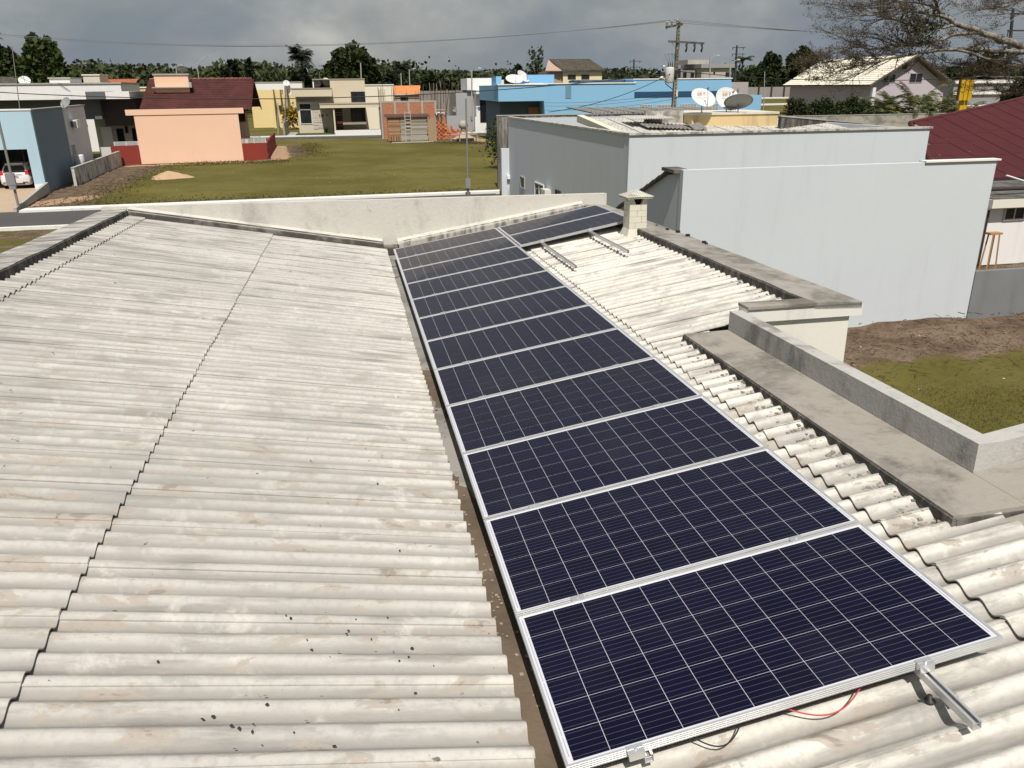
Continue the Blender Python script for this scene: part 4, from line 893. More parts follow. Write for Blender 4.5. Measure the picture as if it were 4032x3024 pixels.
while z_ < 4.0:
    x_ = 1.98; hgt = q.uniform(.10, .17)
    while x_ < 4.66:
        w_ = min(q.uniform(.3, .9), 4.68 - x_); st.box(x_, x_ + w_ - .015, -q.uniform(.03, .075), -.002, z_, min(z_ + hgt - .012, 4.02)); x_ += w_
    z_ += hgt
st.build('stone_cladding', paint('split_stone', (.58, .52, .45), .16, 3, 9, .9), bh, kind='stuff')
MB().box(3.2, 3.45, -.12, -.06, 2.2, 2.5).build('wall_lamp', dark_f, bh)
for xx in (2.9, 3.9): MB().box(xx, xx + .12, -.2, -.076, 2.3, 2.55).build('wall_lamp', dark_f, bh)
ground_strip('front_lawn', paint('front_lawn_grass', (.045, .085, .018), .2, 2, 20, .95), [(-7.3, 111.2), (-2.6, 111.4), (-2.8, 116.2), (-7.5, 116.0)], .12)
o = thing('garden_wall', 'low beige side wall left of the beige house', 'wall', (-8.9, 110.5, G)); MB().box(0, .18, 0, 9, 0, 1.75).build('wall', be2, o); MB().box(.18, 1.4, 0, 9, 0, .08).build('path', conc, o)
dish('left one of two satellite dishes in the beige rooftop niche', (-4.35, 118.9, G + 5.98), 15, 35, 1.15, pole=.55); dish('right one of two satellite dishes in the beige rooftop niche', (-3.0, 119.0, G + 5.98), 15, 35, 1.15, pole=.75)
ag = thing('agave', 'small spiky plant against the stone front of the beige house', 'plant', (-3.5, 115.7, G + .1)); lv = []
for i in range(26):
    a = random.uniform(0, 6.28); L = random.uniform(.5, 1.0); c_, s_ = math.cos(a), math.sin(a); tip = (c_ * L * .6, s_ * L * .6, L); lv.append([(-s_ * .05, c_ * .05, 0), (s_ * .05, -c_ * .05, 0), (tip[0] + s_ * .01, tip[1] - c_ * .01, tip[2]), tip])
quads('leaves', np.array(lv), foliage('agave_green', (.04, .06, .02), (.08, .10, .03)), ag, kind='stuff')

# ---- yellow house, white house behind it
ye = paint('pale_yellow_render', (.74, .60, .31), .04, .4, 10, .85, .08)
yh = thing('yellow_house', 'pale yellow house with two upright fins, left of the beige house', 'house', (-15.4, 138, G))
MB().box(0, 4.6, 0, 8, 0, 5.75).box(4.6, 6.8, 2.5, 8, 0, 5.0).build('wall', ye, yh); MB().box(3.4, 3.75, -2.6, 0, 0, 5.8).build('fin', ye, yh); MB().box(5.4, 5.75, -1.4, 2.5, 0, 5.8).build('fin', be2, yh); MB().box(4.4, 8.2, -2.5, -2.3, 0, 2.0).build('fence_wall', ye, yh); MB().box(4.2, 4.6, -.35, -.02, 2.7, 3.4).build('air_conditioner', dark_f, yh)
blk('white_rear_house', 'white flat roofed house behind the yellow one', white_p, 551, 178, 652, 240, 152, 8, 'house')
dish('white satellite dish on the house behind the yellow one', (at_y(617, 178, 150).x, 151.5, at_y(617, 184, 150).z - .2), 10, 30, 1.1, pole=.5)
cb = thing('croton_bush', 'yellow and red leaved bush beside the yellow house', 'bush', (-8.9, 131, G)); c_ = np.random.normal(size=(900, 3)) * np.array([1.1, .9, 1.0]) * .62 + np.array([0, 0, 2.0])
quads('leaves', leaf_quads(c_, .22), foliage('croton', (.10, .05, .02), (.42, .32, .03)), cb, kind='stuff'); MB().tube([(0, 0, 0), (0, 0, 1.6)], .06, 6).build('stem', flat('bark', (.10, .08, .06), .9), cb)

# ---- house under construction: brick wall, rebar, shed, brick stack
brick_t = NT('hollow_brick_wall'); t = brick_t
bk = t.n('ShaderNodeTexBrick'); vv = t.vec(rot=(R(90), 0, 0)); t.l(vv, bk.inputs['Vector']); bk.inputs['Scale'].default_value = 2.6; bk.inputs['Mortar Size'].default_value = .02
bk.inputs['Color1'].default_value = (.46, .19, .10, 1); bk.inputs['Color2'].default_value = (.36, .135, .07, 1); bk.inputs['Mortar'].default_value = (.34, .24, .17, 1)
nf = t.noise(t.vec(), 3, 5, .7); brick_wm = t.done(t.mix(t.mul(t.ramp(nf, .5, .75), .5), bk.outputs['Color'], (.56, .33, .20)), .92, .15)
bw_ = thing('brick_wall', 'unplastered brick wall of the house under construction with concrete posts', 'wall', (3.45, 100, G))
MB().box(.25, 6.6, 0, .16, 0, 4.2).build('wall', brick_wm, bw_); MB().box(0, 6.78, -.02, .18, 4.202, 4.38).build('ring_beam', conc, bw_)
for xx in (0, 1.65, 3.3, 4.95, 6.55): MB().box(xx, xx + .22, -.03, .19, 0, 4.2).build('post', conc, bw_)
MB().box(6.8, 8.0, .4, .56, 0, 3.2).build('wall', brick_wm, bw_); MB().box(6.8, 8.0, .36, .60, 3.202, 3.34).build('ring_beam', conc, bw_)
rbm = flat('rusty_steel', (.10, .055, .04), .8)
for i in range(34):
    xx = random.choice((.05, .15, .5, .62, 1.7, 1.8, 2.3, 3.35, 3.5, 4.3, 5.0, 5.1, 5.2, 6.6, 6.75, 7.3, 7.9)) + random.uniform(-.08, .08); yy = random.choice((.05, .12, 3, 5.5)); L = random.uniform(4.9, 6.3) if yy > 1 else random.uniform(5.0, 6.4)
    MB().tube([(xx, yy, 0), (xx + random.uniform(-.08, .08), yy, L)], .022, 4, smooth=False).build('rebar', rbm, bw_)
o = thing('rear_wall', 'far grey boundary wall with rows of upright poles behind the brick works', 'wall', (at_y(905, 215, 150).x, 150, G)); wx = at_y(1000, 215, 150).x - at_y(905, 215, 150).x
MB().box(0, wx, 0, .2, 0, at_y(950, 196, 150).z - G).build('wall', paint('grey_block_wall', (.26, .24, .22), .16, .7), o)
for i in range(26): MB().tube([(wx * i / 25 + random.uniform(-.2, .2), -random.uniform(.5, 14), 0), (wx * i / 25 + random.uniform(-.2, .2), -random.uniform(.5, 14), random.uniform(4.5, 7.0))], .05, 4, smooth=False).build('pole', flat('grey_timber', (.22, .18, .14), .9), o)
sd_ = thing('plank_shed', 'builders shed of brown and grey planks in front of the brick wall', 'shed', (3.9, 93.6, G))
pm = [paint(f'plank_brown_{i}', c, .12, 3, 12, .9) for i, c in enumerate(((.33, .19, .10), (.40, .25, .14), (.26, .15, .085)))]; pg = [paint(f'plank_grey_{i}', c, .12, 3, 12, .9) for i, c in enumerate(((.36, .32, .27), (.46, .42, .36), (.30, .265, .22)))]
q = random.Random(14)
for i in range(17): MB().box(q.uniform(0, .1), 1.42 + q.uniform(-.05, .1), -q.uniform(.02, .05), 0, .62 + i * .125, .62 + i * .125 + .115).build('plank', q.choice(pm), sd_)
for i in range(21): MB().box(1.45 + q.uniform(-.04, .04), 4.55 + q.uniform(-.15, .1), -q.uniform(.02, .06), 0, .12 + i * .125, .12 + i * .125 + q.uniform(.08, .118)).build('plank', q.choice(pg), sd_)
for i in range(5): MB().box(.1 + i * .28, .1 + i * .28 + .2, -.04, 0, .15, .60).build('plank', q.choice(pm), sd_)
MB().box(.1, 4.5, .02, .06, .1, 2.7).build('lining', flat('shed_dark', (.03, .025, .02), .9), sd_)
MB().hexa([(-.25, -.25, 2.76), (4.85, -.25, 2.76), (4.85, 2.4, 2.95), (-.25, 2.4, 2.95), (-.25, -.25, 2.83), (4.85, -.25, 2.83), (4.85, 2.4, 3.02), (-.25, 2.4, 3.02)]).build('roof', flat('shed_roof', (.10, .055, .045), .9), sd_)
for xx in (0, 1.43, 4.5): MB().box(xx - .05, xx + .05, .061, .16, 0, 2.76).build('post', pm[2], sd_)
MB().box(4.62, 5.55, -.1, .0, 0, 2.6).build('plywood_sheet', paint('plywood', (.36, .26, .17), .1, 2), sd_)
ld = thing('ladder', 'wooden ladder leaning on the plank shed', 'ladder', (6.2, 93.2, G))
for xx in (-.32, .32): MB().tube([(xx, -.25, 0), (xx, .1, 3.4)], .045, 4, smooth=False).build('stile', pg[1], ld)
for i in range(9): MB().box(-.3, .3, -.24 + i * .036, -.18 + i * .036, .3 + i * .36, .36 + i * .36).build('rung', pg[1], ld)
tag(MB().box(0, 4.7, -.9, -.6, .02, .10).box(.5, 4.2, -1.2, -.95, .02, .08).build('loose_planks', pg[1]), 'loose pale planks lying in the grass before the shed', 'planks').location = (4.2, 93.4, G)
bs = thing('brick_stack', 'stack of orange hollow bricks beside the plank shed', 'bricks', (9.75, 97.2, G))
bm_ = [flat(f'fired_clay_{i}', c, .9) for i, c in enumerate(((.50, .19, .09), (.42, .13, .06), (.56, .27, .14), (.20, .055, .03)))]
bme = []
for m_ in bm_:
    me_ = MB().box(0, .255, 0, .2, 0, .215).mesh('brick'); me_.materials.append(m_); bme.append(me_)
for i in range(4):
    for j in range(9):
        for k in range(3): b_ = link('brick', bme[(0 if (i + j) % 2 else 3) if q.random() < .85 else 1], None, bs); b_.location = (i * .265, k * .21 + q.uniform(0, .05) * (k == 0), j * .222)
for i in range(11):
    for j in range(max(1, 8 - i // 2 - (i % 3))):
        for k in range(2):
            b_ = link('brick', q.choice(bme[:3]), None, bs); b_.location = (1.12 + i * .262, .5 + k * .25 + q.uniform(-.06, .06), j * .218); b_.rotation_euler = (0, 0, q.uniform(-.12, .12))
o = thing('trestle_table', 'rough trestle table with dark scrap beneath, near the brick stack', 'table', (10.9, 92.7, G))
MB().box(0, 3.2, 0, .7, .72, .80).build('top', pg[0], o)
for xx in (.05, 1.1, 1.9, 3.1):
    for yy in (.05, .6): MB().box(xx, xx + .07, yy, yy + .07, 0, .72).build('leg', pg[1], o)
MB().box(.8, 2.8, .2, .6, 0, .3).box(.3, 1.0, .1, .5, .1, .2).build('scrap', flat('scrap_dark', (.03, .03, .032), .6), o)
mx = thing('cement_mixer', 'pale cement mixer beside the brick stack', 'mixer', (13.4, 99.5, G)); MB().lathe([(.25, 0), (.55, .25), (.6, .6), (.42, .95), (.38, 1.0), (0, 1.02)], n=16).xf(Matrix.Translation((0, 0, 1.0))).build('drum', flat('mixer_pale', (.40, .38, .33), .7), mx)
for a in range(4): MB().tube([(.5 * math.cos(a * 1.57 + .7), .5 * math.sin(a * 1.57 + .7), 0), (.3 * math.cos(a * 1.57 + .7), .3 * math.sin(a * 1.57 + .7), 1.2)], .05, 5).build('leg', flat('mixer_rust', (.22, .14, .07), .8), mx)
MB().lathe([(.0, .0), (.5, .0), (.5, .12), (0, .12)], n=12).xf(Matrix.Translation((.1, 0, .75))).build('gear_ring', MATS['mixer_rust'], mx)
tag(MB().lathe([(0, .75), (.4, .6), (.9, .28), (1.5, 0)], n=14).build('sand_heap', flat('pale_sand', (.42, .33, .24), .95)), 'heap of pale sand at the foot of the cement mixer', 'sand').location = (13.2, 97.6, G)

# ---- stone fronted white house
sth = thing('stone_front_house', 'white house with tall dark door and pebble stone front', 'house', (19, 112, G))
stm = NT('pebble_stone'); t = stm; vo = t.n('ShaderNodeTexVoronoi'); t.l(t.vec(), vo.inputs['Vector']); vo.inputs['Scale'].default_value = 4.2
stm_ = t.done(t.mix(t.ramp(vo.outputs['Distance'], .25, .55), t.mix(vo.outputs['Color'], (.62, .58, .48), (.45, .40, .31)), (.20, .17, .13)), .9, .2)
MB().box(-2.0, 2.4, 0, 8, 0, 4.95).build('wall', white_p, sth); MB().box(-2.1, 2.5, -1.0, 8, 4.952, 5.45).build('fascia', white_p, sth); MB().box(-2.95, .48, 1.5, 8, 5.46, 7.0).build('upper_block', white_p, sth); MB().box(.5, 2.4, 2.5, 8, 5.46, 6.75).build('upper_block', paint('cream_block_m', (.70, .64, .48), .05), sth); MB().box(.7, 2.0, 2.45, 2.5, 5.9, 6.5).build('window', dark_f, sth)
MB().box(-.05, 2.35, -.12, -.004, .8, 4.2).build('stone_cladding', stm_, sth); MB().box(-1.48, -.12, -.06, -.004, 1.25, 4.9).build('door', flat('black_door', (.010, .008, .012), .3, .5), sth)
MB().box(-4.5, -2.02, 2, 9, 0, 5.1).build('wall', paint('grey_side_wall', (.36, .36, .37), .05), sth); window_x(sth, 3.0, 5.5, 2.6, 3.2, -4.5, white_f, 3); MB().box(-6.15, -3.1, .2, .35, 0, 2.2).build('yard_wall', MATS['grey_side_wall'], sth)
MB().box(-2.4, -2.15, -1.4, -1.1, 0, 2.05).build('post', white_p, sth)
ground_strip('entrance_lawn', MATS['front_lawn_grass'], [(18.2, 109.6), (21, 109.6), (21, 112), (18.2, 112)], .12)

# ---- long blue house
blu = paint('sky_blue_render', (.24, .47, .68), .03, .4, 10, .85, .08); blud = paint('deep_blue_band', (.025, .07, .15), .05)
lb_ = thing('blue_house', 'long sky blue flat roofed house with dark band and lattice vents', 'house', (20.7, 88, G))
bq = lambda n, m_, x0, x1, y0, y1, z0, z1: MB().box(x0 - 20.7, x1 - 20.7, y0 - 88, y1 - 88, z0 - G, z1 - G).build(n, m_, lb_)
bq('wall', blu, 20.7, 43.0, 88, 100, G, 2.68); bq('coping', white_p, 18.7, 31.4, 87.9, 88.3, 2.682, 2.79); bq('upper_wall', blu, 31.2, 42.9, 88.02, 99, 2.684, 3.05); bq('coping', white_p, 31.1, 43.0, 87.95, 99, 3.052, 3.16)
bq('upper_wall', blu, 15.4, 20.698, 86.0, 99, 1.0, 2.62); bq('coping', white_p, 15.3, 20.75, 85.9, 87.89, 2.622, 2.73)
bq('porch_wall', paint('dark_blue_wall', (.10, .15, .21), .06), 16.2, 20.698, 89.5, 99, G, .998); bq('brick_panel', brick_wm, 19.4, 20.6, 89.3, 89.48, G, .3)
bq('roof_block', blu, 19.4, 22.5, 90, 95, 2.69, 3.68); bq('roof_block', blu, 15.9, 16.5, 90, 93, 2.64, 3.55)
bq('recess', paint('slate_recess', (.15, .27, .38), .05), 23.3, 23.95, 87.96, 87.99, 1.2, 2.66)
bq('band', blud, 31.3, 42.4, 87.94, 87.99, 1.20, 1.78); bq('lower_wall', blu, 42.4, 46.1, 86.6, 87.9, G, 1.28)
bq('roof_block', flat('blue_grey_roof', (.07, .10, .15), .8), 25.8, 31.0, 91, 96, 2.69, 3.05)
for x0, x1 in ((32.0, 33.45), (34.05, 36.0), (36.8, 38.8), (39.6, 41.5)):
    mb = MB(); n = int((x1 - x0) / .17)
    for i in range(n + 1): mb.box(x0 + (x1 - x0) * i / n - .03 - 20.7, x0 + (x1 - x0) * i / n + .03 - 20.7, -.06, -.012, -.18 - G, .36 - G)
    for i in range(5): mb.box(x0 - 20.7, x1 - 20.7, -.065, -.011, -.2 + i * .14 - G, -.16 + i * .14 - G)
    o = mb.build('lattice_vent', paint('lattice_white', (.60, .62, .62), .05), lb_); MB().box(x0 - 20.7, x1 - 20.7, -.010, -.004, -.18 - G, .36 - G).build('opening', dark_f, o)
dish('wide white satellite dish lying on the left roof of the blue house', (17.4, 87.2, 2.7), 0, 62, 1.9, pole=.4); dish('grey dish behind the wide white one on the blue house', (18.9, 90, 2.75), 40, 40, 1.6, pole=.7)
o = thing('blue_fence', 'low sky blue fence wall with pale pickets beside the dirt track', 'fence', (16.6, 89.6, G)); MB().hexa([(0, 0, 0), (.2, 0, 0), (2.3, 20, 0), (2.1, 20, 0), (0, 0, 1.55), (.2, 0, 1.55), (2.3, 20, 1.6), (2.1, 20, 1.6)]).build('wall', blu, o)
for i in range(16): MB().box(.4 + i * .12, .45 + i * .12, 2 + i * 1.1, 2.05 + i * 1.1, 1.58, 2.1).build('picket', white_f, o)
# ---- further houses
bn = thing('brown_roof_house', 'two storey cream house with mossy brown gable roof', 'house', (30, 120, G)); z4_ = 4.62 - G
crm = paint('cream_yellow_wall', (.74, .66, .44), .05)
MB().box(1.4, 7.4, 0, 7, 0, z4_ - .1).build('wall', crm, bn); MB().box(-.75, 1.4, .4, 7, 0, z4_ - .1).build('wall', paint('pinkish_wall', (.42, .30, .24), .05), bn)
MB().hexa([(1.1, -.5, z4_ - .08), (7.8, -.5, z4_ - .08), (6.4, 3.5, z4_ + 1.55), (0.0, 3.5, z4_ + 1.55), (1.1, -.5, z4_ + .04), (7.8, -.5, z4_ + .04), (6.4, 3.5, z4_ + 1.68), (0.0, 3.5, z4_ + 1.68)]).build('roof', mouldy('mossy_roof', (.10, .085, .065), (.05, .045, .035), (.35, .65)), bn)
MB().hexa([(-1.3, .0, z4_ - .1), (1.0, -.45, z4_ - .1), (1.4, 3.4, z4_ + 1.4), (0.0, 3.5, z4_ + 1.5), (-1.3, .0, z4_), (1.0, -.45, z4_ - .02), (1.4, 3.4, z4_ + 1.45), (0.0, 3.45, z4_ + 1.6)]).build('gable', MATS['pinkish_wall'], bn)
for x0 in (2.1, 4.2): window(bn, x0, x0 + 1.25, z4_ - 1.25, z4_ - .6, 0, dark_f, 1)
un = thing('unfinished_house', 'grey unfinished concrete house beyond the utility pole', 'house', (52.5, 125, G)); ucm = paint('raw_concrete', (.44, .41, .36), .1, .8, grime=.4)
MB().box(3, 8.1, 0, 8, 0, 8.3).build('wall', ucm, un); MB().box(0, 3, 2, 8, 0, 8.0).build('wall', paint('raw_concrete_dark', (.26, .245, .22), .1), un); MB().box(2.7, 8.4, -.4, 8, 8.302, 8.9).build('slab', paint('grey_slab', (.30, .30, .30), .06), un); MB().box(1.4, 5.0, 2, 6, 8.91, 9.58).build('tank_wall', ucm, un)
window(un, 7.1, 8.0, 7.0, 7.65, 0, dark_f, 1); window(un, 5.0, 5.3, 7.4, 7.7, 0, dark_f, 0)
for x0 in (.7, 2.0): window(un, x0, x0 + .6, 6.9, 7.7, 2, dark_f, 0)
blk('old_wall', 'stained long wall behind the blue house roof', mouldy('old_rooftop_wall', (.36, .33, .29), (.10, .09, .08)), 1240, 172, 1340, 190, 112, 2, 'wall', False)
blk('grey_block', 'plain grey lilac block at the right end of the blue house', paint('lilac_grey', (.40, .36, .345), .05), 1578, 177, 1617, 200, 101, 3, 'building', False)
o_, a_, b_ = blk('block_wall', 'far grey concrete block boundary wall with dark posts', paint('grey_blocks', (.27, .25, .235), .12, .8), 1605, 187, 1730, 206, 136, .3, 'wall', False, base=-.3)
for i in range(5): MB().box((b_.x - a_.x) * i / 4.5 + .3, (b_.x - a_.x) * i / 4.5 + .55, -.2, -.02, 0, b_.z + .3 + .3).build('post', dark_f, o_)
bzf = lambda y: -2.2 + (y - 90) * .049
MB().hexa([(43.5, 96, G - .1), (90, 106, G - .1), (90, 137, G - .1), (43.5, 137, G - .1), (43.5, 96, bzf(96)), (90, 106, bzf(106)), (90, 137, bzf(137)), (43.5, 137, bzf(137))]).build('grass_bank', bpy.data.materials['lawn_and_soil'], kind='structure', label='green bank right of the blue house')
for y_, nm in ((120, 'bank_kerb'), (134.3, 'upper_bank_kerb')): MB().hexa([(44, y_, bzf(y_) - .1), (90, y_, bzf(y_) - .1), (90, y_ + .6, bzf(y_) - .1), (44, y_ + .6, bzf(y_) - .1), (44, y_, bzf(y_) + .2), (90, y_, bzf(y_) + .2), (90, y_ + .6, bzf(y_) + .23), (44, y_ + .6, bzf(y_) + .23)]).build(nm, kerb_m, kind='structure', label='white kerb across the green bank')
blk('cream_annex', 'cream house wall right of the beige house, behind the rebar', paint('cream_wall2', (.78, .72, .58), .04), 787, 184, 850, 240, 126, 8, 'house')
oh = thing('bright_orange_roof_house', 'house with bright orange roof slope behind the brick works', 'house', (at_y(839, 204, 128).x, 128, G)); p0 = at_y(839, 204, 128); p1 = at_y(907, 204, 128); p2 = at_y(845, 185.5, 131); w_ = p1.x - p0.x
tiled_roof((0, 0, p0.z - G), (w_, 0, p0.z - G), (.4, 3, p2.z - G), .4, .25).build('roof', tile_mat('bright_orange_tile', (.62, .22, .085), (.70, .27, .11), (.55, .2, .08)), oh, kind='stuff'); MB().box(.1, w_ - .1, .3, 6, 0, p0.z - G - .05).build('wall', paint('greige_wall', (.40, .34, .27), .05), oh); window(oh, 1.8, 3.0, p0.z - G - .95, p0.z - G - .45, .3, dark_f, 0); MB().box(-.1, w_ + .1, -.1, -.02, p0.z - G - .1, p0.z - G - .01).build('fascia', white_f, oh)

# ---- lavender gable house with cream roof
lm = paint('lavender_render', (.52, .455, .49), .03, .4, 10, .85, .08)
lh = thing('lavender_house', 'lavender gable house with cream tiled roof behind the palms', 'house', (58.3, 84.5, G)); EZ, RG = 2.25 - G, 5.45 - G
MB().box(.75, 10.3, .9, 19, 0, EZ - .1).build('wall', lm, lh); MB().prism([(.75, EZ - .1), (10.3, EZ - .1), (5.55, RG - .25)], .9, 1.1, 'y').build('gable', lm, lh)
ct = tile_mat('cream_tile', (.66, .61, .49), (.72, .68, .57), (.56, .51, .40))
tiled_roof((0, 19.6, EZ), (0, 0, EZ), (5.55, 19.6, RG), .42, .26, .03, .03).build('roof', ct, lh, kind='stuff'); tiled_roof((11.1, 0, EZ), (11.1, 19.6, EZ), (5.55, 0, RG), .42, .26, .03, .03).build('roof', ct, lh, kind='stuff')
for x0, x1 in ((0, 5.55), (11.1, 5.55)): MB().hexa([(x0, 0, EZ - .2), (x1, 0, RG - .2), (x1, .06, RG - .2), (x0, .06, EZ - .2), (x0, 0, EZ + .02), (x1, 0, RG + .02), (x1, .06, RG + .02), (x0, .06, EZ + .02)] if x0 == 0 else [(x1, 0, RG - .2), (x0, 0, EZ - .2), (x0, .06, EZ - .2), (x1, .06, RG - .2), (x1, 0, RG + .02), (x0, 0, EZ + .02), (x0, .06, EZ + .02), (x1, .06, RG + .02)]).build('bargeboard', flat('brown_board', (.13, .10, .09), .7), lh)
window(lh, 2.1, 3.7, 5.85, 6.8, .9, alu_f, 1, .06); window(lh, 5.5, 7.2, 5.82, 6.85, .9, alu_f, 1, .06); MB().box(4.35, 5.0, .86, .898, 7.3, 7.8).build('vent_opening', dark_f, lh)
MB().box(0.6, 1.0, .3, .7, 0, EZ - .3).build('column', white_p, lh); MB().box(1.0, 3.6, .84, .896, 1.6, 3.9).build('porch_opening', dark_f, lh)
for y0 in (3.0, 8.0, 13.0): window_x(lh, y0, y0 + 2.2, 1.6, 2.9, .75, dark_f, 1)
MB().box(.70, .748, 1.5, 5.5, 3.0, 4.1).build('wall_panel', paint('olive_panel', (.30, .28, .22), .05), lh)
pw = thing('perimeter_wall', 'mottled grey perimeter wall in front of the palms', 'wall', (42.4, 76, G)); MB().box(0, 34, 0, .2, 0, 2.72).build('wall', mouldy('mottled_wall', (.40, .38, .33), (.15, .145, .13), (.40, .65), (.5, .5, .8)), pw); MB().box(-.02, 34, -.04, .24, 2.721, 2.78).build('coping', conc, pw)
ysg = thing('yellow_sign', 'tall yellow slatted sign pillar right of the palms', 'sign', (50.9, 60.5, G)); yl = flat('signal_yellow', (.56, .34, .015), .5)
for i in range(3): MB().box(-.35 + i * .42, 0 + i * .42, 0, .25, 4.4, 6.1).build('slat', yl, ysg)
MB().box(.1, .75, .26, .5, 0, 5.9).build('pillar', yl, ysg); MB().box(-.4, .95, -.05, -.002, 6.11, 6.22).build('top_cap', dark_f, ysg); MB().box(-.45, -.36, 0, .25, 4.4, 6.1).build('edge_board', flat('brown_edge', (.12, .06, .03), .7), ysg)
gb = thing('grey_shop', 'grey building with white bands behind the bare branches', 'building', (at_y(2060, 190, 105).x, 105, G)); k1, k2 = at_y(2060, 190, 105), at_y(2260, 190, 105); gx_ = k2.x - k1.x
MB().box(0, gx_, 0, 8, 0, 6.1).build('wall', paint('shop_grey', (.26, .26, .28), .05), gb)
for zz_ in (2.3, 4.1, 5.6): MB().box(-.1, gx_, -.3, -.01, zz_, zz_ + .35).build('band', white_p, gb)
MB().box(2.6, gx_, -14, -1, 0, 1.2).build('forecourt_wall', paint('ochre_low_wall', (.36, .28, .12), .05), gb)
# ================================================================ poles and wires
pole_m = mouldy('pole_concrete', (.30, .275, .24), (.11, .10, .09), (.38, .62), (3, 3, .6)); ins_m = flat('insulator', (.42, .42, .42), .3); blk_m = flat('black_fitting', (.03, .03, .032), .6); wire_m = flat('wire_black', (.025, .025, .027), .6); wire_g = flat('wire_grey', (.16, .16, .16), .5)
up = thing('utility_pole', 'concrete utility pole with transformer and two crossarms beyond the grey house', 'utility pole', (25.5, 62, G))
MB().hexa([(-.20, -.17, 0), (.20, -.17, 0), (.20, .17, 0), (-.20, .17, 0), (-.09, -.10, 10.55), (.13, -.10, 10.55), (.13, .10, 10.55), (-.09, .10, 10.55)]).build('shaft', pole_m, up)
hl = MB()
for i in range(26): hl.box(-.02, .05, -.19 + i * .0028, -.11 + i * .0028, 3.8 + i * .26, 3.88 + i * .26)
hl.build('bolt_holes', flat('hole_dark', (.03, .028, .026), .9), up, kind='stuff')
tim = mouldy('crossarm_timber', (.16, .14, .12), (.05, .045, .04))
a1 = MB().hexa([(-1.15, -.35, 10.02), (.33, -.12, 10.25), (.33, 0, 10.25), (-1.15, -.2, 10.02), (-1.15, -.35, 10.18), (.33, -.12, 10.42), (.33, 0, 10.42), (-1.15, -.2, 10.18)]).build('crossarm', tim, up)
for x_, z_ in ((-1.05, 10.2), (-.65, 10.28), (-.22, 10.36)): MB().lathe([(0, .34), (.05, .34), (.09, .27), (.06, .25), (.10, .18), (.06, .16), (.11, .07), (.04, .02), (.04, -.25)], c=(x_, -.24, z_), n=10).build('insulator', ins_m, a1)
a2 = MB().hexa([(-.85, -.34, 9.02), (2.2, -.20, 8.88), (2.2, -.06, 8.88), (-.85, -.2, 9.02), (-.85, -.34, 9.17), (2.2, -.20, 9.03), (2.2, -.06, 9.03), (-.85, -.2, 9.17)]).build('crossarm', tim, up)
for x_ in (.62, 1.30, 1.92): MB().tube([(x_ + .1, -.28, 8.95), (x_ - .02, -.36, 8.80), (x_ + .03, -.40, 8.62), (x_ - .03, -.38, 8.42), (x_, -.36, 8.30)], [.07, .09, .06, .085, .05], 7).build('cutout_fuse', blk_m, a2)
MB().tube([(.02, -.2, 9.0), (-.05, -.2, 8.5)], .03, 5).tube([(-.6, -.28, 9.05), (-.3, -.2, 8.7)], .03, 5).build('brace', alu_f, up)
tr = MB().lathe([(0, 0), (.33, .0), (.36, .06), (.36, 1.05), (.30, 1.15), (0, 1.2)], c=(-.55, -.1, 6.05), n=16).build('transformer', paint('transformer_grey', (.56, .55, .51), .06), up)
for a in range(3): MB().tube([(-.72 + a * .17, -.15, 7.2), (-.72 + a * .17, -.15, 7.55)], [.05, .03], 7).build('bushing', blk_m, tr); MB().tube([(-.72 + a * .17, -.15, 7.55), (-1.1 + a * .3, -.2, 8.15), (-.5 + a * .2, -.2, 8.2), (-.1, -.1, 7.7)], .012, 4).build('jumper', wire_m, tr)
MB().tube([(-.9, -.15, 6.0), (-.15, -.1, 5.5)], .035, 5).build('brace', dark_f, up); MB().tube([(-.6, -.1, 6.0), (-1.1, -.3, 6.3)], .025, 5).build('lamp_arm', alu_f, up)
MB().lathe([(0, 0), (.17, .03), (.2, .2), (.06, .3)], c=(-1.28, -.35, 6.25), n=12).build('street_lamp', MATS['dish_white'], up); MB().lathe([(0, 0), (.14, .02), (.10, .12), (.03, .16)], c=(-1.15, -.3, 7.2), n=12).build('street_lamp', MATS['dish_white'], up)
MB().box(-.3, .05, -.28, -.19, 6.5, 7.0).box(.14, .35, -.2, 0, 6.4, 7.1).build('bracket', blk_m, up); MB().box(.05, .2, -.24, -.19, 5.0, 5.5).build('junction_box', MATS['dish_white'], up)
PT = Vector((25.5, 62, G))
for i, (dx, dz, ly) in enumerate(((-1.05, 10.5, 80), (-.65, 10.6, 83), (-.22, 10.68, 79))):
    e = at_y(-120, ly, 92); q0 = PT + Vector((dx, -.24, dz)); wire('power_line', ('highest conductor running left from the pole across the sky', 'middle conductor running left from the pole across the sky', 'lowest conductor running left from the pole across the sky')[i], [q0, (e.x, e.y, e.z + .8)], .014, wire_g, 1.6 + .1 * i, 40, group='conductors crossing the sky')
    e2 = at_y(2300, 70 + 6 * i, 64); wire('power_line', ('upper conductor running right from the pole towards the bare tree', 'middle conductor running right from the pole towards the bare tree', 'lower conductor running right from the pole towards the bare tree')[i], [q0, (e2.x, e2.y, e2.z)], .014, wire_g, .5, 30, group='conductors right of the pole')
e = at_y(-60, 196, 64); wire('twisted_cable', 'thick twisted cable passing before the salmon roof to the pole', [PT + Vector((-.1, -.2, 6.8)), e], .032, wire_m, 1.15, 60)
e = at_y(2260, 152, 66); wire('twisted_cable', 'thick cable leaving the pole past the lavender house', [PT + Vector((.1, -.2, 6.9)), e], .030, wire_m, .8, 40)
e = at_y(1185, 242, 56); wire('service_cable', 'slack cable sloping down from the pole across the blue wall', [PT + Vector((-.15, -.2, 6.9)), e], .024, wire_m, .5, 30)
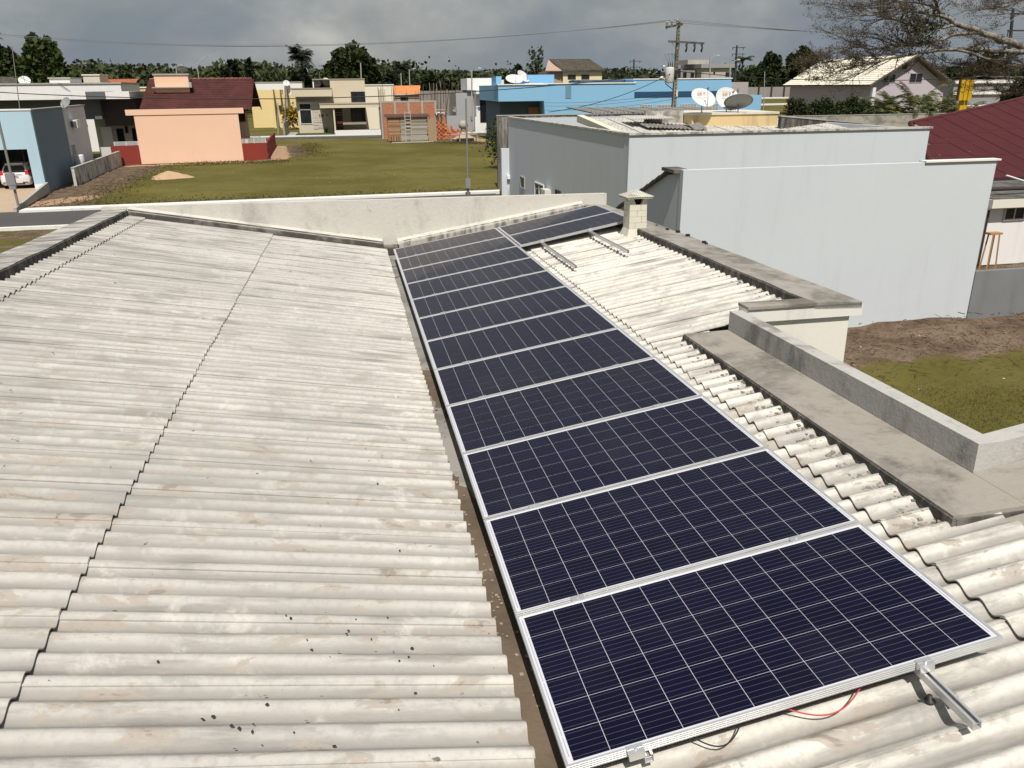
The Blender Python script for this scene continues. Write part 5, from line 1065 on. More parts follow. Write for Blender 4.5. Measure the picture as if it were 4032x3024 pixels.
for i, (z_, py) in enumerate(((5.3, 222), (5.1, 229), (4.8, 238))):
    e = at_y(1178, py, 70); wire('thin_wire', ('upper thin wire before the blue wall', 'middle thin wire before the blue wall', 'lower thin wire before the blue wall')[i], [PT + Vector((-.15, -.1, z_)), e], .012, wire_m, .25, 20, group='thin wires before the blue house')
def simple_pole(px, pyb, pyt, Y, label, r=.10, box_at=None, arm=False, m_=conc, base=G):
    a = at_y(px, pyb, Y); b = at_y(px, pyt, Y); o = thing('pole', label, 'pole', (a.x, Y, base))
    MB().tube([(0, 0, 0), (b.x - a.x, 0, b.z - base)], [r, r * .75], 7).build('shaft', m_, o)
    if box_at is not None: MB().box(-.16, .16, -.22, -r, box_at, box_at + .5).build('meter_box', paint('meter_grey', (.24, .24, .25), .05), o)
    if arm: MB().tube([(b.x - a.x, 0, b.z - base - .2), (b.x - a.x + .9, -.3, b.z - base + .15)], .03, 5).build('lamp_arm', alu_f, o); MB().box(b.x - a.x + .8, b.x - a.x + 1.2, -.45, -.2, b.z - base + .1, b.z - base + .22).build('lamp_head', MATS['dish_white'], o)
    return o
steel = paint('galvanised_post', (.22, .21, .20), .06)
o = thing('meter_post', 'thin grey post with a meter box beside the kerb, right of the lawn', 'post', (5.97, 44.45, G)); MB().tube([(0, 0, 0), (.02, 0, 5.3)], .05, 7).build('shaft', steel, o); MB().box(-.16, .12, -.18, -.05, .42, .95).build('meter_box', paint('meter_grey', (.24, .24, .25), .05), o)
o = thing('meter_post', 'thin grey post with a meter box in front of the white car', 'post', (-18.1, 44.7, G)); MB().tube([(0, 0, 0), (-.04, 0, 6.6)], .065, 7).build('shaft', steel, o); MB().box(-.26, .18, -.2, -.065, 1.35, 1.95).box(-.18, .14, -.2, -.065, 1.12, 1.32).build('meter_box', MATS['meter_grey'], o)
simple_pole(616, 290, 189, 113, 'concrete pole with meter box left of the beige house', .09, 1.6, m_=pole_m); simple_pole(600, 282, 222, 116, 'thin grey pole before the yellow house', .08); simple_pole(1019, 285, 150, 109, 'tall pole in front of the stone fronted house', .12, 1.7, True)
simple_pole(779, 190, 136, 160, 'far pole in front of the mango tree', .14); simple_pole(884, 190, 150, 165, 'far pole right of the mango tree', .14, None, True); simple_pole(866, 190, 158, 160, 'far lamp pole below the small palm', .12); simple_pole(380, 190, 140, 150, 'far pole rising behind the salmon tank box', .12); simple_pole(124, 190, 156, 120, 'far pole below the big left tree', .1)
simple_pole(1535, 190, 122, 118, 'pole with crossarm before the unfinished house', .15, None, True); simple_pole(1578, 195, 132, 108, 'lamp pole at the right end of the blue house', .13, None, True); simple_pole(1652, 240, 155, 95, 'thin steel pole on the far green', .06); simple_pole(1737, 200, 146, 140, 'thin far pole left of the lavender roof', .08); simple_pole(1291, 255, 217, 45, 'short antenna post on the stained wall', .03, None, False, alu_f)
simple_pole(26, 226, 100, 61, 'tall thin antenna mast on the roof of the garage house', .035, None, False, steel); simple_pole(690, 190, 155, 150, 'far antenna pole behind the beige house', .05, None, False, steel)
for (px, pyb, pyt, Y, lab, arms) in ((1369.5, 175, 128, 260, 'far transmission pole with three crossarms, the one left of the utility pole', 3), (1590, 150, 98, 200, 'far transmission pole with three crossarms, above the blue house end', 3), (2187, 150, 18, 120, 'transmission pole seen through the bare branches', 3)):
    a = at_y(px, pyb, Y); b = at_y(px + (2 if px > 1500 else 0), pyt, Y); o = thing('transmission_pole', lab, 'pole', (a.x, Y, G), group='transmission poles'); H_ = b.z - G; s_ = (b.z - a.z)
    MB().tube([(0, 0, 0), (b.x - a.x, 0, H_)], [.45, .22], 7).build('shaft', paint('dark_pole', (.045, .05, .055), .06), o)
    for k in range(arms):
        zz_ = H_ - s_ * (.10 + .27 * k); MB().box(-s_ * .25, s_ * .25 + .6, -.12, .12, zz_, zz_ + s_ * .025).build('crossarm', MATS['dark_pole'], o)
        for q_ in (-.24, .26): MB().tube([(s_ * q_, 0, zz_), (s_ * q_, 0, zz_ - s_ * .09)], .09, 5).build('insulator', MATS['dark_pole'], o)

# ================================================================ sand mound, litter, grass
mv = []; mf = []; q = random.Random(17); nr_, ns_ = 7, 22
for i in range(nr_ + 1):
    for k in range(ns_):
        r_ = i / nr_; a = 2 * math.pi * k / ns_; wob = 1 + .18 * math.sin(3 * a + 1) + q.uniform(-.05, .05)
        mv.append((1.45 * r_ * wob * math.cos(a), 1.1 * r_ * wob * math.sin(a), .50 * (1 - r_ ** 1.25) + q.uniform(-.02, .02) * (i < nr_) - .02))
mf = [(i * ns_ + k, (i + 1) * ns_ + k, (i + 1) * ns_ + (k + 1) % ns_, i * ns_ + (k + 1) % ns_) for i in range(nr_) for k in range(ns_)]
o = MB().add(mv, mf, True).build('sand_mound', paint('mound_sand', (.47, .32, .20), .16, 2, 12, .95, .5)); o.location = (-13.5, 60, G); tag(o, 'small mound of pinkish sand on the lawn', 'sand')
bl_m = foliage('grass_blade', (.075, .066, .018), (.175, .145, .055), .15)
rg_ = np.random.RandomState(9); n = 60000
gxy = np.column_stack([rg_.uniform(3.0, 16, n), rg_.uniform(2.5, 13.2, n)]); keep = (gxy[:, 1] < 11.6 + rg_.normal(0, .6, n)) | (rg_.rand(n) < .10); gxy = gxy[keep]
pat = np.sin(gxy[:, 0] * 1.7 + 1) * np.sin(gxy[:, 1] * 1.3) + rg_.normal(0, .5, len(gxy)); gxy = gxy[pat > -.6]; n = len(gxy)
a = rg_.uniform(0, 6.28, n); hgt = rg_.uniform(.02, .055, n); w_ = .006; dx, dy = np.cos(a) * w_, np.sin(a) * w_; lx, ly = rg_.normal(0, .018, n), rg_.normal(0, .018, n); z0 = np.full(n, G - .01)
Q = np.stack([np.column_stack([gxy[:, 0] - dx, gxy[:, 1] - dy, z0]), np.column_stack([gxy[:, 0] + dx, gxy[:, 1] + dy, z0]), np.column_stack([gxy[:, 0] + dx * .3 + lx, gxy[:, 1] + dy * .3 + ly, z0 + hgt]), np.column_stack([gxy[:, 0] - dx * .3 + lx, gxy[:, 1] - dy * .3 + ly, z0 + hgt])], 1)
tag(quads('grass', Q, bl_m), 'short yellowish grass in the yard beside the grey wall', 'grass', kind='stuff')
n = 9000; t_ = rg_.rand(n); segs = [((-15.5, 47), (-15.2, 70)), ((-15, 70.6), (-6, 71.6)), ((-4.2, 76), (-5, 95)), ((-17, 46.3), (7, 46.2)), ((10, 91), (14, 88))]
si = rg_.randint(0, len(segs), n); A = np.array([s_[0] for s_ in segs])[si]; B = np.array([s_[1] for s_ in segs])[si]; gxy = A + (B - A) * t_[:, None] + rg_.normal(0, .9, (n, 2)); gxy[:, 1] = np.maximum(gxy[:, 1], 45.7)
tag(quads('weeds', leaf_quads(np.column_stack([gxy, G + rg_.uniform(.0, .12, n)]), .07, .2, .35, rg_), foliage('weed_green', (.05, .055, .012), (.16, .13, .05))), 'weeds and dry tufts along the lawn edges', 'weeds', kind='stuff')
lt = MB(); q = random.Random(31)
for _ in range(80):
    if q.random() < .6: x_, y_ = q.uniform(4, 16), q.uniform(8, 14.8); zz_ = G + .16 * (y_ > 12)
    else: x_, y_ = q.uniform(-16, 8), q.uniform(46, 90); zz_ = G
    s_ = q.uniform(.01, .032); a = q.uniform(0, 6.28); c_, d_ = math.cos(a) * s_, math.sin(a) * s_
    lt.hexa([(x_ + c_ * i - d_ * j * .7, y_ + d_ * i + c_ * j * .7, zz_ + k * s_ * .6 + .01) for k in (0, 1) for i, j in ((-1, -1), (1, -1), (.7, 1), (-1, .8))])
tag(lt.build('litter', flat('litter_pale', (.55, .52, .47), .9)), 'pale stones and litter scattered over yard and lawn', 'litter', kind='stuff')
tw = MB(); q = random.Random(33)
for _ in range(700):
    x_, y_ = q.uniform(4, 18), q.uniform(11.4, 15.1); a = q.uniform(0, 6.28); L = q.uniform(.05, .22); z_ = G + .22 * min(1, max(0, (x_ - 9) / 6)) + q.uniform(.0, .06)
    tw.tube([(x_, y_, z_), (x_ + L * math.cos(a), y_ + L * math.sin(a), z_ + q.uniform(-.01, .06))], q.uniform(.004, .012), 3, False)
tag(tw.build('dead_twigs', flat('dead_twig', (.10, .062, .038), .95)), 'dead twigs and leaves over the spoil at the grey wall', 'debris', kind='stuff')
o = thing('roof_rubble', 'few dark stones lying on the far ridge cap below the grey wall', 'rubble', M=HM); q = random.Random(3)
for _ in range(7):
    s_ = q.uniform(.014, .032); x_, y_ = 4.26 + q.uniform(-.04, .03), q.uniform(8.2, 10.2); MB().hexa([(x_ + s_ * i * q.uniform(.7, 1), y_ + s_ * j * q.uniform(.7, 1), .555 + k * s_ * 1.2) for k in (0, 1) for i, j in ((-1, -1), (1, -1), (1, 1), (-1, 1))]).build('stone', blk_m, o)

# ================================================================ trees
bark = paint('bark_brown', (.095, .075, .058), .2, 3, 20, .95)
def crown_pts(n, rx, ry, rz_, k, rng, hollow=.45):
    c = rng.normal(size=(k, 3)); c /= np.linalg.norm(c, axis=1)[:, None]; c *= rng.uniform(.35, .86, (k, 1)); c[:, 2] = np.abs(c[:, 2]) * 1.15 - .30
    rad = rng.uniform(.22, .42, k); i = rng.randint(0, k, n); d = rng.normal(size=(n, 3)); d /= np.linalg.norm(d, axis=1)[:, None]; d *= (rng.uniform(hollow, 1, n) ** .6)[:, None]
    p = c[i] + d * rad[i][:, None]; return p * np.array([rx, ry, rz_])
def tree(name, label, loc, H, rx, rz_, mat, seed, n=5000, leaf=.34, group=None, trunk=.3, ry=None, k=26, base_frac=.42):
    rng = np.random.RandomState(seed); o = thing(name, label, 'tree', loc, group=group); ry = ry or rx; cz_ = H - rz_ * .92
    p = crown_pts(n, rx, ry, rz_, k, rng) + np.array([0, 0, cz_]); quads('crown', leaf_quads(p, leaf, .1, .62, rng), mat, o, kind='stuff')
    mb = MB().tube([(0, 0, 0), (.1, 0, H * .25), (-.05, .1, H * base_frac), (0, 0, cz_ + rz_ * .3)], [trunk, trunk * .8, trunk * .65, trunk * .25], 8)
    for i in range(7):
        a = rng.uniform(0, 6.28); z0_ = H * base_frac * rng.uniform(.8, 1.2); e = (rx * .6 * math.cos(a), ry * .6 * math.sin(a), cz_ + rz_ * rng.uniform(-.2, .5)); mb.tube([(0, 0, z0_), (e[0] * .45, e[1] * .45, (z0_ + e[2]) * .52), e], [trunk * .45, trunk * .3, trunk * .1], 5)
    mb.build('trunk', bark, o); return o
def at_g(px, Y): return at_y(px, 190, Y).x
gD = foliage('leaf_dark', (.012, .020, .007), (.042, .062, .016)); gM = foliage('leaf_mid', (.018, .032, .008), (.075, .105, .022)); gB = foliage('leaf_black', (.008, .012, .007), (.022, .032, .012)); gO = foliage('leaf_olive', (.035, .045, .020), (.085, .095, .045))
def T(nm, lab, px, pyt, Y, wpx, mat, seed, n=5000, leaf=.34, grp='background trees', rzf=.5, **k):
    x = at_g(px, Y); top = at_y(px, pyt, Y).z; H_ = top - G; rx = (at_g(px + wpx / 2, Y) - x); return tree(nm, lab, (x, Y, G), H_, rx, H_ * rzf, mat, seed, n, leaf, grp, **k)
T('broadleaf_tree', 'big rounded green tree at the left edge, the tallest there', 104, 70, 112, 140, gM, 1, 13000, .36, k=40, rzf=.58)
T('broadleaf_tree', 'dark broad tree cut by the left image edge', 14, 72, 118, 135, gD, 2, 11000, .36, rzf=.56)
T('broadleaf_tree', 'low dark tree right of the big left tree', 160, 148, 125, 60, gD, 3, 3000, .36)
T('mango_tree', 'tall dense dome shaped mango tree behind the beige house', 766, 91, 165, 132, gD, 4, 13000, .5, k=44, rzf=.62)
T('broadleaf_tree', 'dark spreading tree right of the mango tree', 855, 156, 175, 70, gB, 5, 3500, .5); T('broadleaf_tree', 'dark low tree left of the stone fronted house', 945, 154, 180, 90, gB, 6, 4000, .5); T('broadleaf_tree', 'dark tree below the tall dark palm', 655, 148, 185, 60, gB, 7, 3500, .5)
T('broadleaf_tree', 'open crowned dark tree behind the salmon roof end', 506, 118, 190, 52, gB, 8, 1500, .5, k=12); T('broadleaf_tree', 'small open dark tree beside the salmon roof end', 543, 125, 190, 26, gB, 9, 500, .5, k=6); T('broadleaf_tree', 'green tree left of the mango tree', 712, 128, 180, 44, gM, 10, 2200, .5); T('broadleaf_tree', 'green bushy trees behind the salmon roof ridge', 440, 146, 165, 90, gM, 11, 3500, .5); T('broadleaf_tree', 'mid green tree left of the tall dark palm', 600, 146, 175, 80, gD, 12, 3500, .5)
T('broadleaf_tree', 'tall dark tree left of the lavender roof', 1728, 96, 150, 84, gD, 13, 6000, .45); T('broadleaf_tree', 'dark rounded tree beyond the far block wall', 1662, 108, 158, 76, gD, 14, 5000, .45); T('broadleaf_tree', 'low dense trees beyond the block wall', 1640, 140, 145, 110, gD, 15, 5000, .4)
T('broadleaf_tree', 'dark domed tree behind the blue house roof', 1120, 136, 160, 60, gB, 16, 3500, .45); T('slender_tree', 'slender sparse tree rising left of the brown roof', 1160, 92, 140, 46, gO, 17, 620, .26, rzf=.34, trunk=.16, k=14)
T('broadleaf_tree', 'dark tree behind the bare branches at right', 2120, 110, 135, 130, gD, 18, 5000, .45); T('broadleaf_tree', 'dark tree at the right image edge', 2215, 130, 60, 80, gB, 19, 5000, .2); T('broadleaf_tree', 'dark tree right behind the lavender gable', 2050, 124, 150, 90, gB, 20, 4000, .45)
# the far wood that closes the horizon
rg_ = np.random.RandomState(5); C_ = []
for px in np.arange(-60, 1150, 5.0):
    Y_ = rg_.uniform(200, 270); top = (149 + 7 * math.sin(px * .021) + 6 * math.sin(px * .083 + 1) + rg_.normal(0, 6)) if px < 900 else 158 + rg_.normal(0, 4); b_ = at_y(px, top, Y_); h_ = b_.z - G
    c = np.clip(rg_.normal(size=(210, 3)), -1.7, 1.7) * np.array([2.6, 2.2, h_ * .26]) + np.array([b_.x, Y_, G + h_ * .56]); c[:, 2] = np.minimum(c[:, 2], b_.z + .3); C_.append(c)
for px in np.arange(1150, 2300, 6.0):
    Y_ = rg_.uniform(200, 270); top = 160 - 6 * math.sin(px * .02) + rg_.normal(0, 4) - (6 if px > 1600 else 0); b_ = at_y(px, top, Y_); h_ = b_.z - G
    c = np.clip(rg_.normal(size=(190, 3)), -1.7, 1.7) * np.array([2.8, 2.2, h_ * .26]) + np.array([b_.x, Y_, G + h_ * .56]); c[:, 2] = np.minimum(c[:, 2], b_.z + .3); C_.append(c)
for Y_ in (300, 420):
    xs_ = rg_.uniform(-420, 620, 5200); c = np.column_stack([xs_, rg_.uniform(Y_, Y_ + 60, 5200), G + np.abs(rg_.normal(3, 4.2, 5200))]); C_.append(c)
C_ = np.concatenate(C_); C_[:, 2] = np.maximum(C_[:, 2], G + .3)
tag(quads('treeline', leaf_quads(C_, .58, .1, .8, rg_), foliage('wood_green', (.022, .032, .013), (.066, .080, .030), .1)), 'far wood closing the horizon behind the houses', 'treeline', kind='stuff')
# palms
def frond(mb, base, az, L, rise, droop, w, rng, nl=16):
    pts = []; c_, s_ = math.cos(az), math.sin(az)
    for i in range(nl + 1):
        t_ = i / nl; r_ = L * t_; z_ = rise * L * t_ - droop * L * t_ * t_; pts.append(Vector((base[0] + c_ * r_, base[1] + s_ * r_, base[2] + z_)))
    side_ = Vector((-s_, c_, 0))
    for i in range(1, nl):
        t_ = i / nl; ll = w * (math.sin(math.pi * min(1, t_ * 1.05)) ** .6 + .1); d = (pts[i + 1] - pts[i]).normalized()
        for sg in (-1, 1):
            tip = pts[i] + side_ * sg * ll + d * ll * .55 + Vector((0, 0, -ll * rng.uniform(.25, .6))); wd_ = L / nl * .55
            mb.append([pts[i] - d * wd_, pts[i] + d * wd_, tip + d * .02, tip - d * .02])
def palm(label, loc, H, L, nf, mat, seed, trunk=.1, group='palms', w=.5, name='palm', rise=(.3, 1.2), stems=1):
    rng = random.Random(seed); o = thing(name, label, 'palm', loc, group=group); fr_ = []; mb = MB()
    for s_ in range(stems):
        ox, oy = (0, 0) if stems == 1 else (rng.uniform(-.45, .45), rng.uniform(-.45, .45)); hh = H * (1 if stems == 1 else rng.uniform(.65, 1))
        mb.tube([(ox * .3, oy * .3, 0), (ox * .7, oy * .7, hh * .5), (ox, oy, hh)], [trunk, trunk * .8, trunk * .6], 7)
        for i in range(nf): frond(fr_, (ox, oy, hh), rng.uniform(0, 6.28), L * rng.uniform(.75, 1.1), rng.uniform(*rise), rng.uniform(.5, 1.0), w, rng)
    mb.build('trunk', bark, o); quads('crown', np.array([[tuple(v) for v in f] for f in fr_]), mat, o, kind='stuff'); return o
x = at_g(657, 190); palm('tall dark palm standing above the trees left of the mango', (x, 190, G), at_y(657, 124, 190).z - G, 3.0, 44, gB, 1, .35, 'far palms', 1.0, rise=(-.3, 1.5)); x = at_g(870, 178); palm('small dark palm right of the mango tree', (x, 178, G), at_y(870, 145, 178).z - G, 2.4, 34, gB, 2, .28, 'far palms', .8, rise=(-.3, 1.3))
x = at_g(8, 140); palm('thin palm at the upper left image edge', (x, 140, G), at_y(8, 80, 140).z - G, 1.4, 14, gB, 3, .12, 'far palms', .35, rise=(-.2, 1.2))
x = at_g(1330, 200); palm('banana like palm beyond the blue house roof', (x, 200, G), at_y(1325, 158, 200).z - G, 3.0, 12, gB, 4, .2, 'far palms', .6); x = at_g(1600, 160); palm('palm left of the dark rounded tree beyond the block wall', (x, 160, G), at_y(1602, 130, 160).z - G, 2.6, 12, gD, 6, .2, 'far palms', .6)
pgn = foliage('palm_green', (.030, .046, .014), (.20, .21, .085), .35)
pl_lab = ('first palm before the lavender gable, counting from its corner', 'second palm before the lavender gable, counting from its corner', 'third palm before the lavender gable, counting from its corner', 'fourth palm before the lavender gable, counting from its corner', 'fifth palm before the lavender gable, counting from its corner', 'sixth palm before the lavender gable, beside the yellow sign', 'last palm of the row, partly behind the yellow sign')
for i, (px, pyt) in enumerate(((1900, 200), (1932, 200), (1962, 190), (1990, 185), (2018, 188), (2045, 196), (2075, 198))):
    Yp = 78.2 + .5 * (i % 2); x = at_g(px, Yp); palm(pl_lab[i], (x, Yp, G), at_y(px, pyt, Yp).z - G - 1.7, 2.9, 9, pgn, 20 + i, .07, 'palms in front of the lavender house', .50, rise=(.5, 1.5), stems=2)
hp = []; rg_ = np.random.RandomState(8)
hg = thing('hedge', 'dark uneven hedge along the lavender side wall', 'hedge', (at_g(1706, 78.5), 78.5, G)); Wh = at_g(1885, 78.5) - at_g(1706, 78.5)
hx = rg_.uniform(0, Wh, 9000); topz = 4.0 + .35 * np.sin(hx * 1.9) + .25 * np.sin(hx * 4.3 + 1); c = np.column_stack([hx, rg_.normal(0, .35, 9000), topz * rg_.uniform(.1, 1, 9000) ** .5 + rg_.normal(0, .15, 9000)]); quads('leaves', leaf_quads(c, .13, 0, .6, rg_), foliage('hedge_green', (.014, .022, .008), (.065, .080, .026)), hg, kind='stuff')
st_ = MB()
for i in range(26): st_.tube([(Wh * i / 25, 0, 0), (Wh * i / 25 + rg_.uniform(-.2, .2), rg_.uniform(-.2, .2), 3.6)], [.04, .012], 4)
st_.build('stems', bark, hg)
sb = thing('shrub', 'leafy dark shrub in front of the blue fence at the grey house corner', 'shrub', (at_g(1085, 60), 60, G)); c = rg_.normal(size=(1500, 3)) * np.array([.55, .5, .75]) + np.array([0, 0, 2.0]); c[:, 2] = np.clip(c[:, 2], .3, 3.6); quads('leaves', leaf_quads(c, .12, 0, .6, rg_), gM, sb, kind='stuff'); MB().tube([(0, 0, 0), (.1, 0, 1.6)], .05, 6).build('stem', bark, sb)
# the bare spreading tree reaching in from the right
bt = thing('bare_tree', 'bare spreading tree reaching in from the upper right', 'tree', (at_y(2420, 190, 44).x, 44, G))
O = Vector(bt.location); lim = MB(); twg = MB(); brg = random.Random(77); YB = 44
z7p = lambda a, b: (1920.1 + .16537 * a, .16537 * b); z6p = lambda a, b: (1678.7 + .1984 * a, 98.7 + .1984 * b)
def pt(p, y): return at_y(p[0], p[1], y) - O
limbs = []
def limb(pix, r0, r1, y0=YB, y1=YB, start=None):
    n = len(pix); P = [pt(p, y0 + (y1 - y0) * i / (n - 1)) for i, p in enumerate(pix)]
    if start is not None: P = [start] + P
    Q_ = [P[0]]                                            # smooth and roughen
    for i in range(len(P) - 1):
        a, b = P[i], P[i + 1]
        for k in (1, 2, 3, 4): Q_.append(a.lerp(b, k / 4) + Vector((brg.gauss(0, 1), brg.gauss(0, 1), brg.gauss(0, 1))) * (b - a).length * .018)
    rad = [r0 + (r1 - r0) * i / (len(Q_) - 1) for i in range(len(Q_))]; lim.tube(Q_, rad, 7); limbs.append((Q_, rad)); return Q_
fork = Vector((-1.5, 0, 6.2)); lim.tube([(0, 0, 0), (-.1, 0, 2.5), (-.6, 0, 4.6), fork], [.55, .48, .42, .36], 10)
limb([z7p(1900, 700), z7p(1765, 620), z7p(1450, 520), z7p(1180, 410), z7p(900, 320), z7p(690, 210), z7p(640, 110), z7p(600, 0), z7p(560, -120)], .27, .05, 44, 42, fork)
limb([z7p(900, 320), z7p(720, 360), z7p(520, 380), z7p(300, 330), z7p(60, 250), z7p(-200, 190), z7p(-420, 210)], .10, .025, 43, 42)
limb([z7p(690, 210), z7p(450, 170), z7p(250, 95), z7p(0, 130), z7p(-250, 160), z7p(-480, 240)], .08, .02, 42.6, 40.5)
limb([z7p(640, 110), z7p(420, 40), z7p(150, 20), z7p(-200, 60), z7p(-480, 110)], .06, .015, 42.4, 43)
limb([z7p(1900, 680), z7p(1765, 675), z7p(1500, 670), z7p(1000, 635), z7p(650, 650), z7p(400, 690), z7p(150, 740), z6p(1250, 130), z6p(1000, 200), z6p(800, 240), z6p(620, 290), z6p(430, 300)], .17, .02, 44, 40, fork)
limb([z7p(900, 655), z7p(1100, 700), z7p(1320, 785)], .08, .075, 42.5, 42.2)
limb([z7p(1180, 430), z7p(850, 450), z7p(640, 530), z7p(400, 590), z7p(0, 600), z6p(1050, 40), z6p(860, 20), z6p(640, 70), z6p(520, 130)], .11, .02, 43.2, 41)
limb([z6p(1000, 200), z6p(820, 130), z6p(700, 160), z6p(560, 250), z6p(480, 330)], .05, .015, 41, 40)
limb([z7p(1700, 860), z7p(1600, 850), z7p(1000, 840), z7p(780, 830), z7p(620, 740)], .07, .02, 44, 43, fork)
limb([z7p(1900, 1260), z7p(1765, 1230), z7p(1400, 1170), z7p(1190, 1180)], .09, .02, 43.5, 43); limb([z7p(1800, 1020), z7p(1700, 1010), z7p(1350, 1000), z7p(1020, 1000)], .07, .02, 43.5, 43)
limb([z7p(2100, 180), z7p(1765, 160), z7p(1600, 260), z7p(1430, 390)], .04, .012, 44, 44); limb([z7p(2000, -60), z7p(1765, 0), z7p(1550, 80), z7p(1350, 85), z7p(1180, 130)], .05, .012, 44, 44)
leafq = []
def grow(p, d, L, r, lev):
    n = 6 if lev == 0 else (5 if lev == 1 else 3); pts_ = [p]; dd = d.normalized(); bend_ = Vector((brg.gauss(0, .10), brg.gauss(0, .10), brg.gauss(.02, .07)))
    for i in range(n):
        dd = (dd + bend_ + Vector((brg.gauss(0, .09), brg.gauss(0, .10), brg.gauss(0, .08)))).normalized(); dd.z *= .94; pts_.append(pts_[-1] + dd * L / n)
    twg.tube(pts_, [r * (1 - .72 * i / n) for i in range(n + 1)], 3, False)
    if lev >= 3:
        if brg.random() < .42: leafq.append(pts_[-1])
        return
    for i in range((8, 6, 4)[lev]):
        t_ = .22 + .78 * (i + brg.random()) / (8, 6, 4)[lev]; t_ = min(t_, .999); k = min(n - 1, int(t_ * n)); b = pts_[k].lerp(pts_[k + 1], t_ * n - k); ld_ = (pts_[k + 1] - pts_[k]).normalized()
        sd_v = Vector((brg.gauss(0, 1), brg.gauss(0, 1), brg.gauss(.15, .5))); sd_v = (sd_v - ld_ * sd_v.dot(ld_)).normalized()
        grow(b, ld_ + sd_v * brg.uniform(.45, .85), L * brg.uniform(.32, .50) * (1.1 - .4 * t_), r * (1 - .6 * t_) * .62, lev + 1)
for Q_, rad in limbs:
    acc = 0
    for i in range(len(Q_) - 1):
        if rad[i] > .19: continue
        acc += (Q_[i + 1] - Q_[i]).length; step_ = .36 if rad[i] < .09 else 1.0
        while acc > step_:
            acc -= step_; d = (Q_[i + 1] - Q_[i]).normalized(); ax = Vector((brg.gauss(-.3, .5), brg.gauss(0, .8), brg.gauss(.22, .45))); grow(Q_[i].lerp(Q_[i + 1], brg.random()), d * 1.15 + ax.normalized() * .75, brg.uniform(1.6, 3.2) * (1 if rad[i] < .09 else .8) * (.55 if Q_[i].z + O.z < at_y(1900, 128, 42).z else 1), min(rad[i] * .6, .040), 0)
bare = mouldy('lichened_bark', (.30, .275, .235), (.075, .062, .052), (.42, .62), (2, 2, 2)); lim.build('trunk', bare, bt); twg.build('crown', paint('twig_brown', (.085, .066, .052), .25, 1.5, 6, .95), bt, kind='stuff')
lp = np.array([tuple(p) for p in leafq]); rg_ = np.random.RandomState(2); lp = lp + rg_.normal(0, .05, lp.shape)
quads('leaves', leaf_quads(np.concatenate([lp + rg_.normal(0, .05, lp.shape) for _ in range(2)]), .036, 0, .6, rg_), foliage('dry_leaf', (.075, .055, .035), (.15, .115, .065)), bt, kind='stuff')
ep = rg_.normal(size=(900, 3)) * np.array([.75, .6, .55]); quads('leaves', leaf_quads(ep + np.array(tuple(pt(z7p(385, 375), 42))), .09, 0, .5, rg_), foliage('mistletoe', (.03, .032, .018), (.08, .08, .035)), bt, kind='stuff')
# ================================================================ white hatchback in the garage
car = thing('parked_car', 'white hatchback parked nose first in the open garage', 'car', (-21.25, 53.6, G + .2), 4)
cw = NT('car_white'); cw_m = cw.done((.72, .72, .70), .25, .5); cw.b.inputs['Coat Weight'].default_value = .6
def ring(hw_s, hw_b, zs, zm, zb, y):          # half outline from the sill up to the belt and over to the centre
    r = [(hw_s * .82, zs), (hw_s, zs + .10), (hw_s * 1.02, zm), (hw_b, zb - .05), (hw_b * .93, zb), (hw_b * .5, zb + .012)]
    return [(x, y, z) for x, z in r] + [(0, y, zb + .015)] + [(-x, y, z) for x, z in reversed(r)]
def loft(rings, caps=True):
    m = len(rings[0]); vs = [p for r in rings for p in r]; fs = []
    for i in range(len(rings) - 1):
        for k in range(m - 1): a = i * m + k; fs.append((a, a + 1, a + m + 1, a + m))
        fs.append((i * m + m - 1, i * m, (i + 1) * m, (i + 1) * m + m - 1))
    if caps: fs += [tuple(range(m - 1, -1, -1)), tuple((len(rings) - 1) * m + k for k in range(m))]
    return MB().add(vs, fs, True)
loft([ring(.74, .70, .34, .62, .86, .0), ring(.82, .78, .24, .62, .95, .06), ring(.845, .81, .20, .62, .98, .35), ring(.85, .83, .20, .62, .98, 1.2), ring(.85, .83, .20, .62, .96, 2.4), ring(.84, .81, .20, .60, .93, 2.9), ring(.82, .76, .20, .56, .80, 3.5), ring(.70, .60, .28, .50, .66, 3.92)]).build('body', cw_m, car)
def gring(hb, ht, zb, zt, y): r = [(hb, zb), (hb * .96, zb + (zt - zb) * .45), (ht, zt - .05), (ht * .8, zt)]; return [(x, y, z) for x, z in r] + [(0, y, zt + .015)] + [(-x, y, z) for x, z in reversed(r)]
loft([gring(.76, .66, .90, 1.02, .10), gring(.775, .60, .94, 1.44, .42), gring(.79, .60, .96, 1.51, .9), gring(.79, .60, .96, 1.52, 1.6), gring(.78, .58, .95, 1.44, 2.15), gring(.74, .66, .92, .98, 3.0)]).build('cabin', cw_m, car)
cgl = glass('car_glass', (.010, .010, .012))
MB().add([(-.62, .10, 1.03), (.62, .10, 1.03), (.52, .375, 1.40), (-.52, .375, 1.40)], [(0, 1, 2, 3)]).add([(-.62, .085, 1.02), (.62, .085, 1.02), (.52, .36, 1.41), (-.52, .36, 1.41)], [(0, 1, 2, 3)]).build('rear_window', cgl, car)
